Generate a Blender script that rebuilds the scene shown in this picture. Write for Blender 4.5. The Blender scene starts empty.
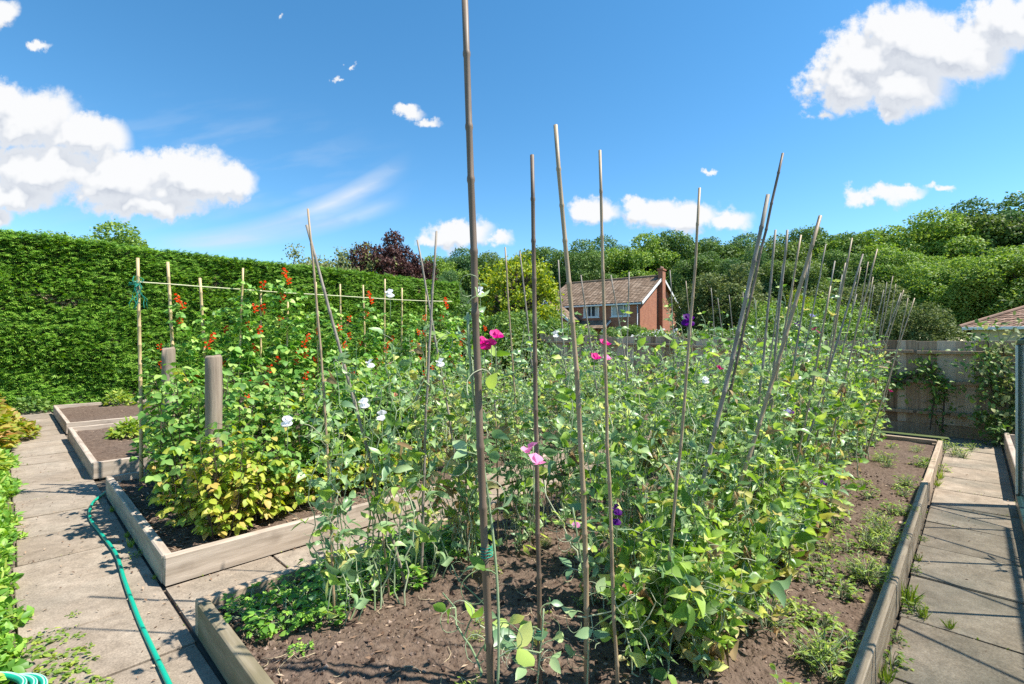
import bpy, math, random
import numpy as np
from mathutils import Vector, Matrix, noise as mnoise

SC = bpy.context.scene
COL = SC.collection
RNG = np.random.default_rng(7)
random.seed(7)

# ------------------------------------------------------------------ frame of the place
F = 483.6          # focal length in pixels of a 1024 wide picture
H = 1.4            # eye height
AX = np.array((0.6916, 0.7223, 0.0))     # along the beds
BX = np.array((-0.7223, 0.6916, 0.0))    # across the beds
ROT = math.atan2(AX[1], AX[0])

def W(u, v, z=0.0):
    p = AX * u + BX * v
    return np.array((p[0], p[1], z))

def UV(p):
    return float(np.dot(p, AX)), float(np.dot(p, BX))

def at(x, y, Y):
    return np.array(((x - 512) / F * Y, Y, H - (y - 342) / F * Y))

def ground(x, y, z=0.0):
    return at(x, y, (H - z) * F / (y - 342))

def at_v(x, y, v):
    """point of the ray through (x, y) on the upright plane at v"""
    k = (x - 512) / F
    return at(x, y, v / (-k * 0.7223 + 0.6916))

def at_u(x, y, u):
    k = (x - 512) / F
    return at(x, y, u / (k * 0.6916 + 0.7223))

# ------------------------------------------------------------------ mesh helpers
class MB:
    """collects quads/tris with a material index and builds ONE mesh object"""
    def __init__(self):
        self.v = []; self.q = []; self.t = []; self.n = 0
    def add(self, verts, quads=None, tris=None, mat=0):
        verts = np.asarray(verts, dtype=np.float64).reshape(-1, 3)
        self.v.append(verts)
        if quads is not None and len(quads):
            self.q.append((np.asarray(quads, dtype=np.int64) + self.n, mat))
        if tris is not None and len(tris):
            self.t.append((np.asarray(tris, dtype=np.int64) + self.n, mat))
        self.n += len(verts)
    def mesh(self, name, mats, smooth=True, origin=None):
        me = bpy.data.meshes.new(name)
        V = np.concatenate(self.v) if self.v else np.zeros((0, 3))
        if origin is not None: V = V - np.asarray(origin)
        lv = []; ls = []; lt = []; mi = []; off = 0
        for fs, k in ((self.q, 4), (self.t, 3)):
            for f, m in fs:
                lv.append(f.reshape(-1)); c = len(f)
                ls.append(off + np.arange(c) * k); lt.append(np.full(c, k)); mi.append(np.full(c, m)); off += c * k
        me.vertices.add(len(V)); me.vertices.foreach_set('co', V.astype(np.float32).reshape(-1))
        if lv:
            lv = np.concatenate(lv).astype(np.int32); ls = np.concatenate(ls).astype(np.int32); lt = np.concatenate(lt).astype(np.int32)
            me.loops.add(len(lv)); me.loops.foreach_set('vertex_index', lv)
            me.polygons.add(len(ls)); me.polygons.foreach_set('loop_start', ls); me.polygons.foreach_set('loop_total', lt)
            me.polygons.foreach_set('material_index', np.concatenate(mi).astype(np.int32))
            me.polygons.foreach_set('use_smooth', np.full(len(ls), smooth))
        if not isinstance(mats, (list, tuple)): mats = [mats]
        for m in mats: me.materials.append(m)
        me.update(calc_edges=True)
        return me
    def build(self, name, mats, parent=None, smooth=True, loc=None):
        """vertices are in world space when parent is None or in the parent's space"""
        me = self.mesh(name, mats, smooth, loc)
        return link(name, me, parent, loc)

def link(name, data, parent=None, loc=None):
    o = bpy.data.objects.new(name, data)
    COL.objects.link(o)
    if parent is not None: o.parent = parent
    if loc is not None: o.location = Vector([float(c) for c in loc])
    return o

def tag(o, label=None, cat=None, group=None, kind=None):
    if label: o['label'] = label
    if cat: o['category'] = cat
    if group: o['group'] = group
    if kind: o['kind'] = kind
    return o

def thing(name, label, cat, loc=(0, 0, 0), rz=0.0, group=None):
    o = link(name, None, None, loc); o.rotation_euler = (0, 0, rz)
    o.empty_display_size = 0.2
    return tag(o, label, cat, group)

def copy_tree(o, parent=None):
    c = o.copy(); COL.objects.link(c)
    if parent is not None: c.parent = parent
    for ch in list(o.children): copy_tree(ch, c)
    return c

BOXQ = np.array([(0,3,2,1),(4,5,6,7),(0,1,5,4),(1,2,6,5),(2,3,7,6),(3,0,4,7)])
def box(mb, c, s, R=None, mat=0, bev=0.0, jit=0.0):
    """box centred at c, full size s, axes R (3x3 columns); bev = chamfer"""
    c = np.asarray(c, float); h = np.asarray(s, float) / 2
    if R is None: R = np.eye(3)
    if bev <= 0:
        P = np.array([(-1,-1,-1),(1,-1,-1),(1,1,-1),(-1,1,-1),(-1,-1,1),(1,-1,1),(1,1,1),(-1,1,1)], float) * h
        if jit: P += RNG.normal(0, jit, P.shape)
        mb.add(P @ R.T + c, BOXQ, mat=mat); return
    # chamfered box: 24 verts
    b = min(bev, h.min() * .9)
    V = []; idx = {}
    for sx in (-1, 1):
        for sy in (-1, 1):
            for sz in (-1, 1):
                for a in range(3):
                    p = np.array((sx, sy, sz), float) * (h - b); p[a] += b * (sx, sy, sz)[a]
                    idx[(sx, sy, sz, a)] = len(V); V.append(p)
    Q = []; T = []
    for a in range(3):
        o1, o2 = (a + 1) % 3, (a + 2) % 3
        for s in (-1, 1):
            f = []
            for (p, q) in ((-1,-1),(1,-1),(1,1),(-1,1)):
                k = [0,0,0]; k[a] = s; k[o1] = p; k[o2] = q; f.append(idx[(*k, a)])
            Q.append(f if s > 0 else f[::-1])
        for p in (-1, 1):
            for q in (-1, 1):
                k1 = [0,0,0]; k1[o1] = p; k1[o2] = q; k1[a] = -1
                k2 = list(k1); k2[a] = 1
                f = [idx[(*k1, o1)], idx[(*k2, o1)], idx[(*k2, o2)], idx[(*k1, o2)]]
                Q.append(f if p * q < 0 else f[::-1])
    for sx in (-1, 1):
        for sy in (-1, 1):
            for sz in (-1, 1):
                f = [idx[(sx,sy,sz,0)], idx[(sx,sy,sz,1)], idx[(sx,sy,sz,2)]]
                T.append(f if sx*sy*sz > 0 else f[::-1])
    V = np.array(V)
    if jit: V += RNG.normal(0, jit, V.shape)
    mb.add(V @ R.T + c, Q, T, mat)

RUV = np.column_stack((AX, BX, (0, 0, 1)))

def tube(mb, pts, rad, n=6, mat=0, cap=True):
    pts = np.asarray(pts, float); m = len(pts)
    rad = np.broadcast_to(np.asarray(rad, float), (m,))
    t = np.gradient(pts, axis=0); t /= np.linalg.norm(t, axis=1)[:, None] + 1e-12
    ref = np.array((0.0, 0.0, 1.0)) if abs(t[:, 2]).mean() < .8 else np.array((1.0, 0.0, 0.0))
    x = np.cross(t, ref); x /= np.linalg.norm(x, axis=1)[:, None] + 1e-12
    y = np.cross(t, x)
    a = np.arange(n) * 2 * math.pi / n
    V = pts[:, None, :] + rad[:, None, None] * (np.cos(a)[None, :, None] * x[:, None, :] + np.sin(a)[None, :, None] * y[:, None, :])
    V = V.reshape(-1, 3)
    i = np.arange(m - 1)[:, None] * n; j = np.arange(n)[None, :]; k = (j + 1) % n
    Q = np.stack((i + j, i + n + j, i + n + k, i + k), -1).reshape(-1, 4)
    T = []
    if cap:
        V = np.concatenate((V, pts[:1], pts[-1:])); c0, c1 = m * n, m * n + 1
        for q in range(n):
            r = (q + 1) % n
            T.append((c0, q, r)); T.append((c1, (m-1)*n + r, (m-1)*n + q))
    mb.add(V, Q, T, mat)

def norm(a):
    a = np.asarray(a, float)
    return a / (np.linalg.norm(a, axis=-1, keepdims=True) + 1e-12)

def bases(d, n):
    """d: Nx3 leaf direction, n: Nx3 up hint -> Nx3x3 with columns (side, along, normal)"""
    d = norm(d); n = n - (n * d).sum(-1, keepdims=True) * d; n = norm(n)
    return np.stack((np.cross(d, n), d, n), -1)

def scatter(mb, T, pos, R, S, mat=0):
    """T = (verts, quads); S = N or Nx3"""
    if len(pos) == 0: return
    V, Q = T; N = len(pos); S = np.asarray(S, float)
    if S.ndim == 0: S = np.full(N, float(S))
    if S.ndim == 1: S = np.repeat(S[:, None], 3, 1)
    P = V[None, :, :] * S[:, None, :]
    P = np.einsum('nij,nkj->nki', R, P) + np.asarray(pos)[:, None, :]
    QQ = Q[None, :, :] + (np.arange(N) * len(V))[:, None, None]
    mb.add(P.reshape(-1, 3), QQ.reshape(-1, Q.shape[1]), mat=mat)

def leaf_T(nl=4, w=.55, fold=.12, curl=-.25, peak=.42, wave=0.0):
    """unit leaf along +y, grid 3 x (nl+1), folded along the midrib and curling down"""
    V = []
    for i in range(nl + 1):
        t = i / nl
        a = (t / peak) if t < peak else (1 - t) / (1 - peak)
        wd = w / 2 * max(math.sin(min(a, 1) * math.pi / 2) ** .8, .03)
        z = curl * t * t
        zz = wave * math.sin(t * 9)
        V += [(-wd, t, z + fold * wd * 2 + zz), (0, t, z), (wd, t, z + fold * wd * 2 - zz)]
    Q = []
    for i in range(nl):
        for j in range(2):
            a = i * 3 + j
            Q.append((a, a + 1, a + 4, a + 3))
    return np.array(V), np.array(Q)

LEAF = leaf_T()
LEAF_B = leaf_T(4, .62, -.15, .18, .45, .02)      # cupped upward
LEAF_LOW = leaf_T(2, .6, .12, -.2, .5)
LEAF_NARROW = leaf_T(3, .22, .1, -.3, .4)
def twist(T, a, wv=.05):
    V, Q = T; V = V.copy(); th = V[:, 1] * a; x, z = V[:, 0].copy(), V[:, 2].copy()
    V[:, 0] = x * np.cos(th) - z * np.sin(th); V[:, 2] = x * np.sin(th) + z * np.cos(th) + wv * np.sin(V[:, 1] * 8) * np.sign(V[:, 0])
    return V, Q
LEAF_WAVY = [twist(leaf_T(5, .62, .28, -.50, .42), .5, .04), twist(leaf_T(5, .58, -.30, .22, .45), -.6, .05), twist(leaf_T(5, .66, .45, -.25, .40), -.3, .06), twist(leaf_T(5, .55, .15, -.80, .45), .9, .03)]
LEAF_HEART = leaf_T(5, .9, .08, -.3, .28)
BLADE = leaf_T(4, .07, .3, -.35, .25)

def rdir(n, up=0.0, rng=None):
    g = (rng or RNG)
    d = norm(g.normal(size=(n, 3))); d[:, 2] += up
    return norm(d)

# ------------------------------------------------------------------ materials
def new_mat(name):
    m = bpy.data.materials.new(name); m.use_nodes = True
    nt = m.node_tree; nt.nodes.clear()
    return m, nt

def N(nt, t, **kw):
    n = nt.nodes.new(t)
    for k, v in kw.items():
        if k.startswith('_'): n.inputs[k[1:].replace('_', ' ')].default_value = v
        else: setattr(n, k, v)
    return n

def ramp(nt, stops, interp='LINEAR'):
    r = nt.nodes.new('ShaderNodeValToRGB'); cr = r.color_ramp; cr.interpolation = interp
    while len(cr.elements) > 1: cr.elements.remove(cr.elements[-1])
    for i, (p, c) in enumerate(stops):
        e = cr.elements[0] if i == 0 else cr.elements.new(p)
        e.position = p; e.color = (*c, 1)
    return r

def leaf_mat(name, stops, transl=.35, rough=.5, spec=.35, scale=2.5, amt=.35, gain=1.0):
    stops = [(q, (min(.85, c[0] * gain * (1.2 if gain != 1.0 else 1)), min(.85, c[1] * gain * (1.05 if gain != 1.0 else 1)), min(.85, c[2] * gain))) for q, c in stops]
    m, nt = new_mat(name); L = nt.links.new
    g = N(nt, 'ShaderNodeNewGeometry')
    tc = N(nt, 'ShaderNodeTexCoord'); nz = N(nt, 'ShaderNodeTexNoise'); nz.inputs['Scale'].default_value = scale; nz.inputs['Detail'].default_value = 2
    oi = N(nt, 'ShaderNodeObjectInfo')
    L(tc.outputs['Object'], nz.inputs['Vector'])
    # position on the ramp = own random + a drift over the plant + the plant's own tint
    a = N(nt, 'ShaderNodeMath', operation='MULTIPLY_ADD'); a.inputs[1].default_value = amt; a.inputs[2].default_value = -amt / 2
    L(nz.outputs['Fac'], a.inputs[0])
    a2 = N(nt, 'ShaderNodeMath', operation='MULTIPLY_ADD'); a2.inputs[1].default_value = .14; L(oi.outputs['Random'], a2.inputs[0]); L(a.outputs[0], a2.inputs[2])
    b = N(nt, 'ShaderNodeMath', operation='ADD', use_clamp=True)
    L(g.outputs['Random Per Island'], b.inputs[0]); L(a2.outputs[0], b.inputs[1])
    r = ramp(nt, stops); L(b.outputs[0], r.inputs['Fac'])
    p = N(nt, 'ShaderNodeBsdfPrincipled'); p.inputs['Roughness'].default_value = rough; p.inputs['Specular IOR Level'].default_value = spec
    L(r.outputs['Color'], p.inputs['Base Color'])
    t = N(nt, 'ShaderNodeBsdfTranslucent')
    hs = N(nt, 'ShaderNodeHueSaturation'); hs.inputs['Saturation'].default_value = 1.15; hs.inputs['Value'].default_value = 1.5; hs.inputs['Hue'].default_value = .49
    L(r.outputs['Color'], hs.inputs['Color']); L(hs.outputs['Color'], t.inputs['Color'])
    mx = N(nt, 'ShaderNodeMixShader'); mx.inputs[0].default_value = transl
    L(p.outputs[0], mx.inputs[1]); L(t.outputs[0], mx.inputs[2])
    o = N(nt, 'ShaderNodeOutputMaterial'); L(mx.outputs[0], o.inputs['Surface'])
    return m

def rough_mat(name, stops, scale=8, detail=6, rough=.85, stretch=(1, 1, 1), bump=.3, bscale=None, spec=.2, island=.0, second=None, dist=.01, coord='Object'):
    """noise-driven base colour with bump; stretch scales the coordinates per axis; second=(scale, colour, lo, hi, amount) adds blotches"""
    m, nt = new_mat(name); L = nt.links.new
    tc = N(nt, 'ShaderNodeTexCoord'); mp = N(nt, 'ShaderNodeMapping'); mp.inputs['Scale'].default_value = stretch
    L(tc.outputs[coord], mp.inputs['Vector'])
    g = N(nt, 'ShaderNodeNewGeometry')
    # every separate piece reads another part of the texture
    off = N(nt, 'ShaderNodeVectorMath', operation='SCALE'); off.inputs['Scale'].default_value = 37.0
    cmb = N(nt, 'ShaderNodeCombineXYZ')
    for k in range(3): L(g.outputs['Random Per Island'], cmb.inputs[k])
    L(cmb.outputs[0], off.inputs[0])
    va = N(nt, 'ShaderNodeVectorMath', operation='ADD'); L(mp.outputs[0], va.inputs[0]); L(off.outputs[0], va.inputs[1])
    nz = N(nt, 'ShaderNodeTexNoise'); nz.inputs['Scale'].default_value = scale; nz.inputs['Detail'].default_value = detail; nz.inputs['Roughness'].default_value = .65
    L(va.outputs[0], nz.inputs['Vector'])
    ma = N(nt, 'ShaderNodeMath', operation='MULTIPLY_ADD', use_clamp=True); ma.inputs[1].default_value = island; 
    sub = N(nt, 'ShaderNodeMath', operation='SUBTRACT'); sub.inputs[1].default_value = .5; L(g.outputs['Random Per Island'], sub.inputs[0])
    L(sub.outputs[0], ma.inputs[0]); L(nz.outputs['Fac'], ma.inputs[2])
    r = ramp(nt, stops); L(ma.outputs[0], r.inputs['Fac'])
    col = r.outputs['Color']
    if second:
        sc, c2, lo, hi, am = second
        n2 = N(nt, 'ShaderNodeTexNoise'); n2.inputs['Scale'].default_value = sc; n2.inputs['Detail'].default_value = 5
        va2 = N(nt, 'ShaderNodeVectorMath', operation='ADD'); L(tc.outputs[coord], va2.inputs[0]); L(off.outputs[0], va2.inputs[1])
        L(va2.outputs[0], n2.inputs['Vector'])
        mr = N(nt, 'ShaderNodeMapRange'); mr.inputs['From Min'].default_value = lo; mr.inputs['From Max'].default_value = hi; mr.inputs['To Max'].default_value = am
        L(n2.outputs['Fac'], mr.inputs['Value'])
        mix = N(nt, 'ShaderNodeMix', data_type='RGBA'); mix.inputs['B'].default_value = (*c2, 1)
        L(mr.outputs[0], mix.inputs['Factor']); L(col, mix.inputs['A']); col = mix.outputs['Result']
    p = N(nt, 'ShaderNodeBsdfPrincipled'); p.inputs['Roughness'].default_value = rough; p.inputs['Specular IOR Level'].default_value = spec
    L(col, p.inputs['Base Color'])
    if bump:
        bn = N(nt, 'ShaderNodeBump'); bn.inputs['Strength'].default_value = bump; bn.inputs['Distance'].default_value = dist
        if bscale:
            n3 = N(nt, 'ShaderNodeTexNoise'); n3.inputs['Scale'].default_value = bscale; n3.inputs['Detail'].default_value = 4
            L(va.outputs[0], n3.inputs['Vector']); L(n3.outputs['Fac'], bn.inputs['Height'])
        else: L(nz.outputs['Fac'], bn.inputs['Height'])
        L(bn.outputs[0], p.inputs['Normal'])
    o = N(nt, 'ShaderNodeOutputMaterial'); L(p.outputs[0], o.inputs['Surface'])
    return m

def slab_mat(*a, **k):
    """rough_mat with fine grit and pock marks on top"""
    m = rough_mat(*a, **k); nt = m.node_tree; L = nt.links.new
    pb = next(n for n in nt.nodes if n.type == 'BSDF_PRINCIPLED'); src = pb.inputs['Base Color'].links[0].from_socket
    tc = next(n for n in nt.nodes if n.type == 'TEX_COORD')
    g1 = N(nt, 'ShaderNodeTexNoise'); g1.inputs['Scale'].default_value = 150; g1.inputs['Detail'].default_value = 3; L(tc.outputs['Object'], g1.inputs['Vector'])
    g2 = N(nt, 'ShaderNodeTexNoise'); g2.inputs['Scale'].default_value = 14; g2.inputs['Detail'].default_value = 8; g2.inputs['Roughness'].default_value = .75; L(tc.outputs['Object'], g2.inputs['Vector'])
    m1 = N(nt, 'ShaderNodeMapRange'); m1.inputs['From Min'].default_value = .3; m1.inputs['From Max'].default_value = .7; m1.inputs['To Min'].default_value = .72; m1.inputs['To Max'].default_value = 1.22; L(g1.outputs['Fac'], m1.inputs['Value'])
    m2 = N(nt, 'ShaderNodeMapRange'); m2.inputs['From Min'].default_value = .32; m2.inputs['From Max'].default_value = .62; m2.inputs['To Min'].default_value = .72; m2.inputs['To Max'].default_value = 1.1; L(g2.outputs['Fac'], m2.inputs['Value'])
    mm = N(nt, 'ShaderNodeMath', operation='MULTIPLY'); L(m1.outputs[0], mm.inputs[0]); L(m2.outputs[0], mm.inputs[1])
    sc = N(nt, 'ShaderNodeVectorMath', operation='SCALE'); L(src, sc.inputs[0]); L(mm.outputs[0], sc.inputs['Scale']); L(sc.outputs[0], pb.inputs['Base Color'])
    return m

def plain(name, c, rough=.6, spec=.3, metal=0.0):
    return rough_mat(name, [(0, tuple(x * .85 for x in c)), (1, tuple(min(1, x * 1.12) for x in c))], 20, 3, rough, bump=.0, spec=spec)

def brick_mat(name, c1, c2, mortar, bw=.225, bh=.075, axis='XZ'):
    m, nt = new_mat(name); L = nt.links.new
    tc = N(nt, 'ShaderNodeTexCoord'); sx = N(nt, 'ShaderNodeSeparateXYZ'); L(tc.outputs['Object'], sx.inputs[0])
    ad = N(nt, 'ShaderNodeMath', operation='ADD'); L(sx.outputs[0], ad.inputs[0]); L(sx.outputs[1], ad.inputs[1])
    cb = N(nt, 'ShaderNodeCombineXYZ'); L(ad.outputs[0], cb.inputs[0]); L(sx.outputs[2], cb.inputs[1])
    b = N(nt, 'ShaderNodeTexBrick'); b.inputs['Color1'].default_value = (*c1, 1); b.inputs['Color2'].default_value = (*c2, 1); b.inputs['Mortar'].default_value = (*mortar, 1)
    b.inputs['Scale'].default_value = 1; b.inputs['Brick Width'].default_value = bw; b.inputs['Row Height'].default_value = bh; b.inputs['Mortar Size'].default_value = bh * .07
    L(cb.outputs[0], b.inputs['Vector'])
    nz = N(nt, 'ShaderNodeTexNoise'); nz.inputs['Scale'].default_value = 2.0; nz.inputs['Detail'].default_value = 6; L(tc.outputs['Object'], nz.inputs['Vector'])
    mr = N(nt, 'ShaderNodeMapRange'); mr.inputs['To Min'].default_value = .7; mr.inputs['To Max'].default_value = 1.3; L(nz.outputs['Fac'], mr.inputs['Value'])
    mu = N(nt, 'ShaderNodeVectorMath', operation='SCALE'); L(b.outputs['Color'], mu.inputs[0]); L(mr.outputs[0], mu.inputs['Scale'])
    p = N(nt, 'ShaderNodeBsdfPrincipled'); p.inputs['Roughness'].default_value = .9; L(mu.outputs[0], p.inputs['Base Color'])
    o = N(nt, 'ShaderNodeOutputMaterial'); L(p.outputs[0], o.inputs['Surface'])
    return m

M = {}
# foliage
M['pea'] = leaf_mat('sweet_pea_leaf', [(0, (.024, .062, .010)), (.3, (.065, .135, .024)), (.6, (.120, .205, .042)), (.88, (.165, .245, .065)), (1, (.24, .29, .10))], .38, .5, .3, gain=2.25)
M['pea_grey'] = leaf_mat('sweet_pea_grey_leaf', [(0, (.050, .110, .055)), (.5, (.105, .185, .090)), (1, (.18, .265, .13))], .30, .38, .55, gain=2.1)
M['pea_stem'] = leaf_mat('sweet_pea_stem', [(0, (.17, .25, .11)), (.6, (.34, .42, .24)), (1, (.52, .53, .36))], .15, .45)
M['pea_yellow'] = leaf_mat('yellowed_pea_leaf', [(0, (.34, .36, .06)), (.5, (.52, .50, .16)), (1, (.60, .50, .28))], .35, .6)
M['dry'] = leaf_mat('dried_leaf', [(0, (.20, .13, .06)), (.5, (.36, .26, .13)), (1, (.50, .40, .24))], .2, .8, .1)
M['bean'] = leaf_mat('runner_bean_leaf', [(0, (.018, .062, .010)), (.4, (.050, .135, .022)), (.8, (.105, .215, .045)), (1, (.19, .29, .08))], .34, .48, gain=2.1)
M['rasp'] = leaf_mat('fruit_bush_leaf', [(0, (.022, .070, .012)), (.4, (.060, .150, .030)), (.8, (.115, .220, .055)), (1, (.17, .26, .07))], .34, .5, gain=1.9)
M['rasp_yellow'] = leaf_mat('yellow_green_bush_leaf', [(0, (.17, .30, .03)), (.5, (.33, .43, .05)), (.88, (.52, .52, .09)), (1, (.56, .42, .12))], .38, .5)
M['herb'] = leaf_mat('herb_leaf', [(0, (.030, .090, .012)), (.5, (.075, .18, .028)), (1, (.17, .29, .05))], .32, .45, gain=2.0)
M['weed'] = leaf_mat('weed_leaf', [(0, (.060, .130, .020)), (.5, (.130, .230, .035)), (1, (.26, .34, .07))], .36, .5, gain=1.4)
M['hedge'] = leaf_mat('hedge_spray', [(0, (.018, .062, .006)), (.45, (.044, .125, .010)), (.8, (.090, .205, .020)), (1, (.150, .270, .040))], .25, .55, .25, 1.2, .5, gain=1.7)
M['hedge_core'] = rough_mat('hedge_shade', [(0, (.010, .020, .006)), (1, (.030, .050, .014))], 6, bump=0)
M['oak_blue'] = leaf_mat('deep_green_foliage', [(0, (.020, .058, .022)), (.5, (.048, .112, .040)), (1, (.095, .170, .065))], .26, .55, .25, .35, .5, gain=1.55)
M['oak_warm'] = leaf_mat('warm_green_foliage', [(0, (.034, .060, .014)), (.5, (.066, .128, .028)), (1, (.125, .195, .052))], .28, .55, .25, .35, .5, gain=1.45)
M['oak'] = leaf_mat('oak_foliage', [(0, (.022, .055, .014)), (.5, (.055, .115, .028)), (1, (.105, .180, .050))], .26, .55, .25, .35, .5, gain=1.6)
M['ash'] = leaf_mat('light_green_foliage', [(0, (.040, .095, .014)), (.5, (.090, .175, .030)), (1, (.160, .250, .060))], .3, .55, .25, .35, .5, gain=1.6)
M['olive'] = leaf_mat('olive_green_foliage', [(0, (.040, .065, .020)), (.5, (.080, .128, .040)), (1, (.145, .195, .075))], .26, .6, .2, .5, .5, gain=1.2)
M['lime'] = leaf_mat('yellow_green_foliage', [(0, (.09, .16, .02)), (.45, (.21, .30, .025)), (.8, (.36, .42, .05)), (1, (.46, .48, .08))], .34, .55, .2, .5, .5)
M['plum'] = leaf_mat('purple_foliage', [(0, (.030, .014, .012)), (.5, (.075, .030, .027)), (1, (.15, .075, .062))], .1, .6, .2, .6, .5)
M['feather'] = leaf_mat('grey_green_foliage', [(0, (.07, .12, .05)), (.5, (.14, .20, .08)), (1, (.26, .30, .12))], .3, .6, .2, gain=1.2)
M['shrub'] = leaf_mat('shrub_foliage', [(0, (.028, .080, .014)), (.5, (.070, .150, .030)), (1, (.14, .23, .06))], .28, .5, .3, .8, .4, gain=1.4)
M['border'] = leaf_mat('border_leaf', [(0, (.10, .20, .02)), (.45, (.24, .32, .04)), (.75, (.46, .42, .08)), (1, (.52, .33, .13))], .36, .55)
# timber, canes
M['sleeper'] = rough_mat('weathered_pine_board', [(0, (.17, .125, .095)), (.36, (.37, .30, .235)), (.58, (.50, .415, .335)), (1, (.62, .53, .44))], 7, 8, .85, (.35, 3.2, 3.2), .35, None, .15, .25, (3.5, (.15, .11, .08), .56, .74, .6))
M['sleeper_old'] = rough_mat('mossy_grey_board', [(0, (.10, .085, .055)), (.45, (.215, .18, .12)), (.65, (.30, .255, .185)), (1, (.40, .35, .27))], 7, 8, .9, (.35, 3.2, 3.2), .4, None, .1, .25, (3.0, (.12, .115, .045), .5, .75, .6))
M['sleeper_grey'] = rough_mat('grey_kerb_board', [(0, (0.14, 0.103, 0.0708)), (0.4, (0.364, 0.2772, 0.1976)), (0.62, (0.518, 0.4092, 0.2989)), (1, (0.7, 0.5676, 0.4331))], 8, 9, .9, (.35, 3.6, 3.6), .5, None, .1, .35, (4.0, (.10, .08, .06), .52, .7, .7))
M['post'] = rough_mat('round_post_timber', [(0, (.10, .07, .048)), (.4, (.25, .192, .142)), (.6, (.335, .265, .20)), (1, (.46, .38, .30))], 11, 9, .9, (3, 3, .22), .6)
M['fence'] = rough_mat('grey_fence_board', [(0, (0.1748, 0.1122, 0.0662)), (0.4, (0.3864, 0.2714, 0.1794)), (0.65, (0.5152, 0.3864, 0.276)), (1, (0.6256, 0.506, 0.3864))], 9, 8, .9, (3, 3, .2), .5, None, .15, .8)
M['cane_brown'] = rough_mat('old_brown_bamboo', [(0, (.075, .046, .032)), (.45, (.155, .105, .072)), (.7, (.24, .175, .125)), (1, (.33, .26, .20))], 14, 5, .55, (1, 1, .18), .1, None, .4, .3, (9, (.07, .05, .04), .56, .7, .7))
M['cane_tan'] = rough_mat('tan_bamboo', [(0, (.22, .15, .085)), (.45, (.36, .26, .16)), (1, (.52, .41, .28))], 14, 5, .5, (1, 1, .18), .1, None, .4, .3, (9, (.13, .09, .06), .58, .72, .6))
M['cane_grey'] = rough_mat('grey_bamboo', [(0, (.16, .13, .105)), (.45, (.28, .235, .19)), (1, (.42, .37, .31))], 14, 5, .6, (1, 1, .18), .1, None, .3, .3, (9, (.09, .07, .06), .56, .7, .6))
M['cane_pale'] = rough_mat('pale_bamboo', [(0, (.40, .27, .13)), (.5, (.56, .41, .21)), (1, (.68, .53, .31))], 14, 5, .5, (1, 1, .18), .1, None, .4, .3)
M['twine'] = plain('green_twine', (.02, .24, .17), .8)
M['string'] = plain('pale_string', (.62, .60, .38), .9)
# hard ground
M['slab'] = slab_mat('concrete_paving', [(0, (0.1888, 0.1461, 0.1044)), (0.42, (0.296, 0.2379, 0.1808)), (0.6, (0.3432, 0.2821, 0.2186)), (0.72, (0.3689, 0.3088, 0.241)), (1, (0.4462, 0.3839, 0.3133))], 3.2, 9, .9, (1, 1, 1), .25, 90, .15, .25, (1.7, (.25, .215, .17), .48, .72, .7), .004)
M['slab_grey'] = slab_mat('grey_concrete_paving', [(0, (0.1758, 0.136, 0.0944)), (0.42, (0.3077, 0.2448, 0.1812)), (0.6, (0.3636, 0.2953, 0.2227)), (1, (0.4635, 0.3885, 0.3019))], 4.0, 9, .9, (1, 1, 1), .3, 80, .15, .25, (2.3, (.17, .155, .12), .45, .70, .8), .004)
M['joint'] = rough_mat('path_bedding_dirt', [(0, (.07, .055, .04)), (.6, (.15, .12, .09)), (1, (.24, .20, .15))], 30, 5, .95, bump=.5)
M['soil'] = rough_mat('dark_crumbly_soil', [(0, (0.0414, 0.0276, 0.0196)), (0.4, (0.1058, 0.0725, 0.0529)), (0.62, (0.1702, 0.1219, 0.0909)), (1, (0.3105, 0.2357, 0.184))], 26, 10, .95, (1, 1, 1), .9, 60, .1, 0, (1.4, (.15, .112, .088), .42, .7, .6), .02)
M['crumb'] = rough_mat('soil_crumb', [(0, (0.0392, 0.0235, 0.0168)), (0.5, (0.1064, 0.0694, 0.0504)), (0.8, (0.1792, 0.1254, 0.0952)), (1, (0.336, 0.2464, 0.1904))], 12, 4, .95, bump=.4, island=1.2)
M['chip'] = rough_mat('wood_chip', [(0, (.10, .06, .04)), (.5, (.24, .155, .10)), (1, (.46, .34, .24))], 10, 4, .9, bump=.2, island=1.2)
M['straw'] = plain('dry_straw', (.55, .44, .28), .8)
M['lawn'] = rough_mat('rough_grass_ground', [(0, (.035, .050, .015)), (.5, (.075, .105, .030)), (1, (.13, .14, .06))], 1.5, 8, .95, bump=.5, bscale=25, second=(.4, (.12, .10, .06), .5, .7, .7))
M['hose'] = plain('green_hose_rubber', (.006, .36, .235), .35, .5)
M['hose_stripe'] = plain('pale_hose_stripe', (.45, .72, .58), .4, .5)
M['stone'] = plain('dark_brick_stone', (.05, .04, .035), .9)
M['marker'] = plain('grey_plastic_marker', (.50, .52, .50), .4)
# buildings
M['brick'] = brick_mat('red_brick', (.40, .145, .070), (.31, .095, .048), (.36, .27, .21))
M['brick_dark'] = brick_mat('buff_brick', (.30, .20, .13), (.25, .16, .10), (.30, .26, .21))
M['cream'] = plain('cream_paint', (.62, .54, .36), .7)
M['lead'] = plain('grey_lead', (.22, .23, .25), .6)
M['bark'] = rough_mat('bark', [(0, (.045, .035, .025)), (1, (.15, .115, .085))], 8, 6, .95, (2, 2, .4), .6)
M['green_metal'] = plain('dark_green_metal', (.020, .060, .055), .35, .5)
M['alu'] = plain('pale_aluminium', (.74, .80, .78), .4, .5)
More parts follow.
